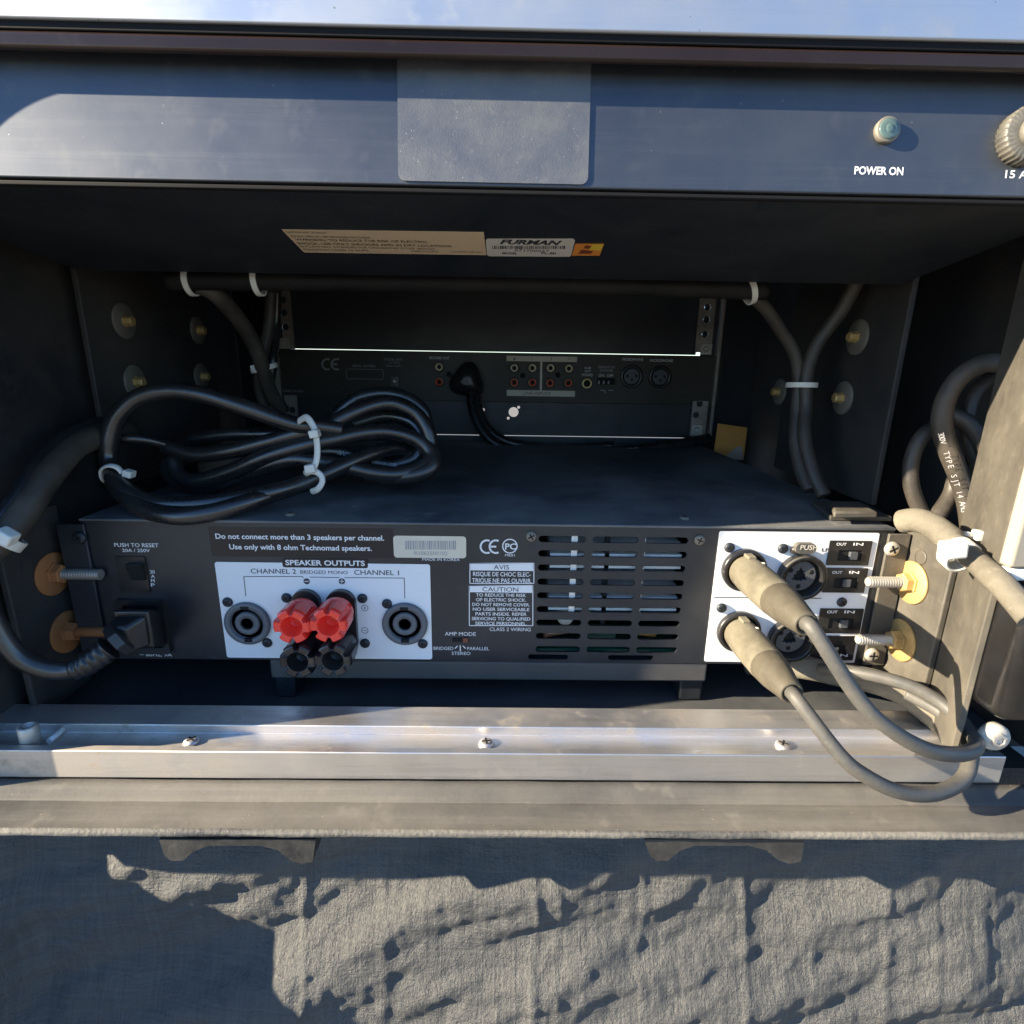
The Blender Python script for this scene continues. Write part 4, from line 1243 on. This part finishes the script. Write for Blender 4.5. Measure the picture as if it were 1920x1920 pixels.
# --- the coiled black cable on the amplifier
coil = thing('coiled_cable', 'thick black power cable coiled on the amplifier, bound with white ties', 'cable', W0.w(-0.12, 0.34, A_TOP))
r = 0.0049
mb = MB()
strands = [
    ([(640, 806, .345), (600, 800, .340), (550, 795, .335), (467, 767, .33), (383, 741, .328), (317, 733, .327), (260, 745, .325), (221, 780, .322), (205, 823, .320), (204, 867, .318), (219, 903, .308), (262, 935, .302), (320, 946, .299), (400, 943, .301), (500, 925, .309), (570, 905, .324), (610, 888, .330), (655, 868, .34), (700, 850, .352), (740, 840, .364), (770, 850, .372), (776, 868, .372), (745, 884, .366)], r),
    ([(213, 905, .312), (250, 946, .298), (317, 967, .2895), (383, 964, .2900), (467, 941, .301), (567, 908, .328), (620, 884, .340), (670, 872, .356), (720, 868, .37)], r),
    ([(310, 836, .345), (367, 852, .342), (433, 845, .34), (500, 829, .34), (567, 811, .34), (605, 803, .345), (655, 777, .352), (705, 759, .36), (742, 758, .365), (780, 776, .366), (802, 807, .364), (808, 838, .362), (806, 862, .356), (785, 880, .35), (745, 889, .345), (700, 886, .342), (655, 876, .34), (602, 866, .338), (540, 862, .338), (470, 885, .342), (400, 905, .352)], r),
    ([(345, 835, .36), (330, 850, .352), (327, 868, .348), (335, 890, .344), (367, 902, .340), (433, 884, .338), (500, 856, .336), (583, 832, .338), (633, 822, .344), (680, 812, .35), (730, 810, .356), (780, 824, .36), (808, 848, .358), (812, 872, .352), (790, 887, .348), (740, 894, .346), (690, 888, .352), (640, 872, .36), (600, 860, .366)], r),
    ([(316, 866, .356), (318, 888, .352), (340, 905, .348), (400, 908, .345), (480, 882, .345), (580, 850, .348), (630, 847, .354), (680, 861, .36), (730, 872, .365), (767, 865, .368), (785, 851, .37), (792, 820, .374), (770, 790, .378), (720, 780, .38), (660, 796, .375)], r),
    ([(345, 840, .37), (367, 824, .37), (433, 814, .37), (517, 813, .37), (600, 800, .372), (655, 757, .376), (680, 744, .378), (725, 738, .38), (767, 749, .38), (795, 774, .38), (800, 805, .38)], r * 0.95),
    ([(227, 822, .33), (268, 824, .334), (310, 834, .342)], r * 0.55),
]
for pts, rr in strands:
    mb.tube(path(pts, 0), rr, 'cable_black', 12, 7, wob=0.03)
mb.build('cable', coil)
mb = MB()
def flat_print(mb, s, pts, h, m):
    """lettering that follows a cable: one glyph run per stretch of the path, just proud of the jacket"""
    P = spline(pts, 8)
    n = len(s)
    tot = len(P) - 1
    for k, ch in enumerate(s):
        if ch == ' ': continue
        u = tot * (k + 0.5) / n; q = int(u)
        p = P[q].lerp(P[min(q + 1, tot)], u - q)
        t = (P[min(q + 1, tot)] - P[max(q - 1, 0)]).normalized()
        view = (EYE - p).normalized()
        up = view.cross(t).normalized()
        V, F, x0, x1 = glyphs(ch)
        s0 = h / CAP
        mb.faces([p + view * (r * 1.07) + t * ((v[0] - (x0 + x1) / 2) * s0) + up * ((v[1] - CAP / 2) * s0) for v in V], F, m)
flat_print(mb, 'AWG 3C VW-1 E54864', path([(634, 848, .354), (680, 861, .36), (730, 872, .365), (742, 872, .366)], 0), 0.0030, 'print_grey')
flat_print(mb, '1 1301', path([(318, 838, .345), (332, 842, .344), (350, 846, .343)], 0), 0.0026, 'print_grey')
mb.build('lettering', coil)
mb = MB()
band = lambda pts, y, w=0.0022: mb.tube(path(pts, y), w, 'tie_white', 8, 6, flat=0.45)
band([(560, 790, .331), (574, 783, .325), (586, 797, .322), (592, 815, .320), (595, 845, .318), (592, 868, .317), (584, 880, .318), (572, 888, .324)], 0)
tie_head(mb, on_y(590, 813, .3185), (1, 0, 0.2), 0.0028)
mb.build('cable_tie', coil)
mb = MB()
band([(572, 886, .322), (590, 884, .317), (602, 892, .315), (604, 904, .314), (596, 917, .315), (584, 922, .32)], 0, 0.0019)
tie_head(mb, on_y(583, 878, .3165), (1, 0, 0.15), 0.0030)
mb.build('cable_tie', coil)
mb = MB()
band([(204, 905, .316), (192, 896, .311), (190, 881, .309), (203, 873, .308), (219, 876, .308), (229, 886, .309)], 0, 0.0019)
tie_head(mb, on_y(242, 888, .310), (1, 0, -0.3), 0.0025)
mb.build('cable_tie', coil)

# --- mains cord of the amplifier: plug, strain relief, cord to the left
cord = thing('mains_lead', 'black mains cord plugged into the amplifier at the left below the rusty bolts', 'mains lead', on_y(270, 1230, 0.28))
A0 = AM.xz(272, 1172); 
c0 = AM.w(A0[0], -0.003, A0[1])
c1 = on_y(222, 1204, 0.262)
mb = MB()
d = Vector((-0.25, -1, -0.10)).normalized()
ux = Vector((1, 0, 0)); uz = Vector((0, 0, 1))
def sect(c, w, h):
    return [c - ux * w - uz * h, c + ux * w - uz * h, c + ux * w + uz * h, c - ux * w + uz * h]
body0 = sect(c0 + Vector((0.001, -0.0005, 0)), 0.0115, 0.0115); body1 = sect(on_y(250, 1180, 0.269), 0.0098, 0.0108)
mb.hexa([body0[0], body0[1], body0[2], body0[3], body1[0], body1[1], body1[2], body1[3]], 'plastic_black', 0.0015, 3)
mb.build('plug', cord)
mb = MB()
q = [(262, 1183, .272), (240, 1190, .266), (222, 1200, .262), (212, 1208, .260), (200, 1218, .258)]
nk = [sect(on_y(252, 1181, .2695), 0.0082, 0.0092), sect(on_y(216, 1203, .2610), 0.0062, 0.0074)]
mb.hexa(nk[0] + nk[1], 'plastic_black', 0.0018, 3)
a = path([(224, 1199, .262), (214, 1206, .2605)], 0)
mb.lathe(a[0], a[1] - a[0], [(-0.0030, 0.0070), (-0.0022, 0.0090), (0.0022, 0.0090), (0.0030, 0.0070)], 'plastic_black', 8, False)
mb.build('plug_neck', cord)
mb = MB()
q = path([(204, 1215, .259), (182, 1232, .256), (160, 1246, .254), (140, 1254, .253)], 0)
mb.tube(q, 0.0062, 'plastic_black', 16, 10, rfun=lambda u: (1.08 - 0.2 * u) * (1.0 + 0.06 * (1 if (u * 6) % 1 < 0.6 else -1)))
mb.build('strain_relief', cord)
mb = MB()
mb.tube(path([(150, 1250, .2535), (120, 1257, .252), (80, 1252, .250), (40, 1235, .248), (8, 1200, .247), (-18, 1150, .247), (-30, 1100, .248), (-25, 1050, .25), (-5, 1020, .252), (22, 985, .256)], 0), 0.0047, 'cable_black', 14, 8)
mb.build('cable', cord)

# --- thick loom rising from the lower left edge to the wall
loom = thing('cable_loom', 'thick dusty black cable rising from the lower left edge towards the case wall', 'cable', on_y(60, 950, .27))
mb = MB()
lp = path([(-30, 1040, .250), (6, 1008, .252), (42, 965, .262), (72, 920, .273), (100, 880, .285), (135, 843, .302), (165, 825, .315), (200, 812, .335), (240, 808, .355)], 0)
mb.tube(lp, 0.0064, 'cable_dusty', 14, 8, wob=0.05)
mb.tube([p + Vector((-0.007, 0.004, 0.004)) for p in lp], 0.0050, 'cable_black', 12, 8)
mb.build('cable', loom)
t = lp[1]; ax = lp[2] - lp[0]
tie(loom, t, ax, 0.0082, on_y(12, 1006, .242), 0.0038, 0.0024)

# --- horizontal bundle under the conditioner's rear edge
YL = 0.352
bun = thing('cable_bundle', 'long black cable bundle lying crosswise behind the power conditioner with three white ties', 'cable bundle', on_y(880, 535, YL))
mb = MB()
mb.tube(path([(316, 527), (420, 526), (600, 527), (800, 529), (1000, 532), (1200, 537), (1330, 541), (1438, 544)], YL), 0.0056, 'loom_black', 14, 6, wob=0.05)
mb.tube(path([(322, 521), (600, 520), (900, 523), (1200, 530), (1432, 537)], YL + 0.006), 0.0046, 'loom_black', 12, 6, wob=0.05)
mb.build('cable', bun)
for px, py in ((359, 528), (485, 528), (1404, 545)):
    c = on_y(px, py - 1, YL + 0.002)
    tie(bun, c, (1, 0, 0.05 if px < 1000 else 0.35), 0.0074, None)

# --- cables dropping on the left
lc = thing('hanging_cable', 'pair of dusty cables dropping behind the coil at the left, tied at the middle', 'cable', on_y(500, 780, .40))
mb = MB()
mb.tube(path([(372, 535, .356), (400, 548, .36), (432, 580, .375), (462, 620, .39), (485, 665, .40), (497, 705, .41), (510, 740, .42), (530, 770, .43)], 0), 0.0052, 'cable_dusty', 12, 8)
mb.tube(path([(508, 545, .43), (505, 600, .43), (496, 650, .425), (488, 690, .42), (487, 730, .425), (500, 770, .43)], 0), 0.0040, 'cable_dusty', 12, 8)
mb.tube(path([(517, 545, .44), (516, 610, .44), (510, 680, .43), (505, 730, .43), (515, 770, .43)], 0), 0.0040, 'cable_black', 12, 8)
mb.build('cable', lc)
tie(lc, on_y(495, 690, .412), (0.25, 0.1, -1), 0.0082, on_y(477, 689, .406), 0.0022)

# --- cables dropping on the right
rc = thing('hanging_cable', 'two dusty cables meeting in a Y and dropping to the amplifier at the right', 'cable', on_y(1520, 920, .34))
mb = MB()
mb.tube(path([(1402, 545, .36), (1414, 556, .362), (1439, 583, .368), (1467, 624, .374), (1489, 661, .376), (1497, 705, .376), (1494, 761, .374), (1491, 824, .366), (1501, 880, .355), (1517, 920, .345)], 0), 0.0040, 'cable_dusty', 12, 8)
mb.tube(path([(1608, 525, .36), (1600, 541, .362), (1579, 580, .366), (1551, 617, .37), (1527, 655, .372), (1512, 705, .372), (1511, 761, .37), (1508, 817, .362), (1523, 883, .350), (1545, 930, .34)], 0), 0.0044, 'cable_dusty', 12, 8)
mb.build('cable', rc)
tie(rc, on_y(1503, 722, .373), (0, 0.05, 1), 0.0085, None, squash=1.0)

# --- coil at the right cheek
rcoil = thing('coiled_cable', 'grey dusty cable coiled loosely against the right wall behind the pale strip', 'cable', on_y(1780, 960, 0.289))
mb = MB()
K = 0.0047
mb.tube(path([(1930, 690, 0.279), (1892, 684, 0.279), (1845, 682, 0.281), (1802, 706, 0.283), (1775, 746, 0.284), (1766, 792, 0.284), (1777, 839, 0.283), (1798, 892, 0.281), (1813, 942, 0.279), (1821, 1000, 0.277)], 0), K, 'cable_dusty', 14, 8, wob=0.04)
mb.tube(path([(1775, 790, 0.295), (1750, 803, 0.296), (1726, 823, 0.296), (1709, 864, 0.295), (1709, 911, 0.293), (1727, 960, 0.291), (1745, 985, 0.289)], 0), K * 0.85, 'cable_dusty', 12, 8)
mb.tube(path([(1800, 850, 0.295), (1791, 899, 0.293), (1782, 930, 0.291), (1757, 967, 0.287), (1735, 1000, 0.285)], 0), K * 0.9, 'cable_dusty', 12, 8)
mb.tube(path([(1778, 775, 0.293), (1791, 782, 0.291), (1815, 794, 0.288), (1836, 818, 0.285), (1853, 860, 0.282)], 0), K * 0.95, 'cable_dusty', 12, 8)
mb.tube(path([(1870, 700, 0.295), (1834, 730, 0.295), (1818, 767, 0.294), (1818, 817, 0.291), (1834, 872, 0.287)], 0), K * 0.8, 'cable_dusty', 12, 8)
mb.build('cable', rcoil)
mb = MB()
flat_print(mb, '300V  TYPE SJT 14 AWG  90C', path([(1764, 812, 0.282), (1775, 850, 0.281), (1793, 905, 0.279), (1806, 950, 0.277), (1812, 985, 0.276)], 0), 0.0024, 'print_grey')
mb.build('lettering', rcoil)

# --- pale thick cable crossing the right-hand bracket
thick = thing('cable', 'thick pale dusty cable crossing over the right bracket, held by a big white tie', 'cable', on_y(1800, 1100, .235))
mb = MB()
tp = path([(1692, 978, .272), (1716, 975, .266), (1745, 984, .258), (1772, 1004, .250), (1803, 1030, .240), (1841, 1062, .228), (1880, 1098, .214), (1935, 1160, .200)], 0)
mb.tube(tp, 0.0058, 'cable_pale', 16, 8, wob=0.08, rfun=lambda u: 1.06 if u < 0.5 else 0.86)
mb.build('cable', thick)
mb = MB()
tie_ring(mb, on_y(1798, 1040, .240), tp[5] - tp[3], 0.0066, 0.0030, 0.0014)
tie_head(mb, on_y(1786, 1030, .230), (1, 0, 0.1), 0.0046, 0.0036)
mb.build('cable_tie', thick)
st = MB()
p0 = on_y(1838, 1004, .246)
st.tube([on_y(1806, 1000, .248), on_y(1822, 1003, .247)], 0.0012, 'tie_white', 8, 1)
tie_head(st, p0, (1, 0, -0.1), 0.0030, 0.0025)
st.tube([p0, on_y(1868, 1012, .244)], 0.0022, 'tie_white', 8, 1)
o = st.build('cable_tie', rcoil)

# --- the two microphone leads: plugs and cables
def xlr(base_px, L, cable_pts, label, rz):
    x, z = AM.xz(*base_px)
    t = thing('microphone_lead', label, 'microphone lead', AM.w(x, -0.03, z), 'microphone leads plugged into the amplifier')
    p = AM.w(x, -0.0006, z)
    a = 0.60 * L
    mb = MB()
    mb.lathe(p, FORWARD, [(0, 0.0088), (0.004, 0.0093), (0.012, 0.0097), (a * 0.6, 0.0096), (a - 0.001, 0.0093), (a, 0.0088)], 'plug_dusty', 28)
    b = mb.build('plug', t)
    mb = MB()
    mb.lathe(p + FORWARD * (a - 0.0008), FORWARD, [(0, 0.0084), (0.0012, 0.0091), (0.010, 0.0084), (L - a - 0.003, 0.0060), (L - a, 0.0056), (L - a + 0.0008, 0.0048), (L - a - 0.001, 0.0036)], 'boot_dusty', 24)
    mb.build('boot', t)
    mb = MB()
    q = Frame(p)
    mb.box(q, -0.0022, 0.0022, -0.0095, -0.001, 0.0086, 0.0108, 'plug_dusty', 0.0004)
    mb.box(q, 0.0030, 0.0046, -0.0150, -0.0134, 0.0082, 0.0094, 'label_cream', 0.0003)
    mb.build('key', b)
    e = p + FORWARD * (L - 0.002)
    mb = MB()
    mb.tube([e, e + FORWARD * 0.008] + path(cable_pts, 0), 0.0033, 'cable_grey', 14, 9, wob=0.03)
    mb.build('cable', t)
    return t
xlr((1393, 1067), 0.069, [(1610, 1310, .207), (1670, 1368, .203), (1740, 1406, .203), (1800, 1414, .207), (1830, 1400, .215), (1818, 1372, .226), (1765, 1318, .240), (1690, 1280, .252), (1590, 1258, .268), (1540, 1255, .282)], 'upper dusty tan microphone plug and grey lead, looping above the other over the rail', 0)
xlr((1383, 1182), 0.0635, [(1575, 1415, .208), (1625, 1456, .204), (1685, 1484, .203), (1750, 1488, .206), (1800, 1466, .212), (1818, 1432, .219), (1815, 1392, .230), (1770, 1340, .244), (1700, 1300, .258)], 'lower dusty tan microphone plug and grey lead, sagging lowest onto the sill', 0)
# flat dusty cable lying along the floor at the right
fl = thing('cable', 'pale dusty cable lying on the case floor below the right bracket', 'cable', on_y(1650, 1290, .26))
mb = MB()
mb.tube(path([(1400, 1244, .318), (1450, 1246, .305), (1500, 1250, .292), (1560, 1262, .284), (1640, 1278, .272), (1700, 1302, .262), (1745, 1336, .252), (1790, 1372, .243), (1850, 1400, .240)], 0), 0.0068, 'cable_pale', 14, 8, wob=0.08, flat=0.6)
mb.build('cable', fl)

# --- plug in the mixer's back with its two leads
mp = thing('mains_plug', 'dark brown angled plug in the mixer with twin black leads hanging down', 'plug', on_y(880, 850, .60))
mb = MB()
disc_at(mb, MX, 877, 714, [(0.0002, 0.0172), (0.008, 0.0185), (0.018, 0.0165), (0.024, 0.0110), (0.026, 0.004)], 'plastic_black', 24, lobes=lambda u, t, r_: 1 + 0.14 * math.cos(2 * math.pi * u * 3 + 0.5))
mb.build('plug', mp)
mb = MB()
mb.tube(path([(884, 725, .618), (886, 760, .612), (900, 800, .604), (930, 832, .596), (980, 848, .590), (1040, 853, .588), (1120, 848, .588), (1200, 842, .590), (1290, 830, .596), (1330, 822, .60)], 0), 0.0058, 'cable_black', 12, 8)
mb.tube(path([(892, 728, .622), (896, 765, .616), (912, 800, .61), (945, 826, .604), (995, 838, .600), (1060, 842, .598), (1150, 836, .598)], 0), 0.0052, 'cable_black', 12, 8)
mb.build('cable', mp)
mb = MB()
P_ = path([(1045, 853, .5835), (1120, 848, .5835), (1195, 842, .5850)], 0)
flat_print(mb, 'CAROL INTERCONNECT  CABLE', P_, 0.0040, 'print_grey')
mb.build('lettering', mp)

# ================================================================== THE CLOTH hanging below the sill
def cloth():
    nx, nz_ = 720, 320
    X0, X1, Z1, Z0 = -0.62, 0.46, -0.2055, -0.615
    mb = MB()
    V = []
    ss = lambda a, b, v: max(0.0, min(1.0, (v - a) / (b - a))) ** 2 * (3 - 2 * max(0.0, min(1.0, (v - a) / (b - a))))
    for j in range(nz_ + 1):
        z = Z1 + (Z0 - Z1) * j / nz_
        for k in range(nx + 1):
            x = X0 + (X1 - X0) * k / nx
            dn = -0.225 - z
            y = 0.243 - 0.27 * max(dn, -0.02)
            damp = ss(-0.216, -0.255, z)
            # slanting folds that rise to the right, then finer crumples
            u = x * 0.55 - z * 1.0
            f = noise.noise(Vector((x * 7, (z - 0.30 * x) * 24, 1.3))) * 0.0120
            f += noise.noise(Vector((x * 14, (z - 0.36 * x) * 46, 4.1))) * 0.0056
            f += noise.noise(Vector((x * 36, (z - 0.3 * x) * 95, 8.7))) * 0.0021
            f += noise.noise(Vector((x * 80, (z - 0.25 * x) * 150, 5.5))) * 0.0011 + noise.noise(Vector((x * 230, z * 9, 6.6))) * 0.0005 * (0.3 + max(0.0, noise.noise(Vector((x * 14, z * 8, 9.9)))) * 3)
            f += noise.noise(Vector((x * 190, z * 170, 2.2))) * 0.0007
            y -= f * damp
            # upright creases
            for cx, am in ((-0.103, 0.0011), (0.018, 0.0013), (0.030, 0.0008), (0.130, 0.0010), (0.205, 0.0009), (-0.06, 0.0007), (0.075, 0.0007), (0.165, 0.0006)):
                y -= am * damp * math.exp(-((x - cx - 0.004 * noise.noise(Vector((z * 30, cx * 9, 0)))) / 0.0022) ** 2)
            # flare at the left, mostly unseen, swung out to cast the slanting shadow
            y -= ss(-0.235, -0.345, x) * min(0.16, 0.066 + 1.3 * dn)
            V.append(W0.w(x, y, z))
    F = [(j * (nx + 1) + k, j * (nx + 1) + k + 1, (j + 1) * (nx + 1) + k + 1, (j + 1) * (nx + 1) + k) for j in range(nz_) for k in range(nx)]
    mb.faces(V, F, 'weed_cloth', True)
    o = mb.build('cloth')
    o['label'] = 'crumpled dark woven cloth draped below the case sill'; o['category'] = 'cloth'
    return o
cloth()
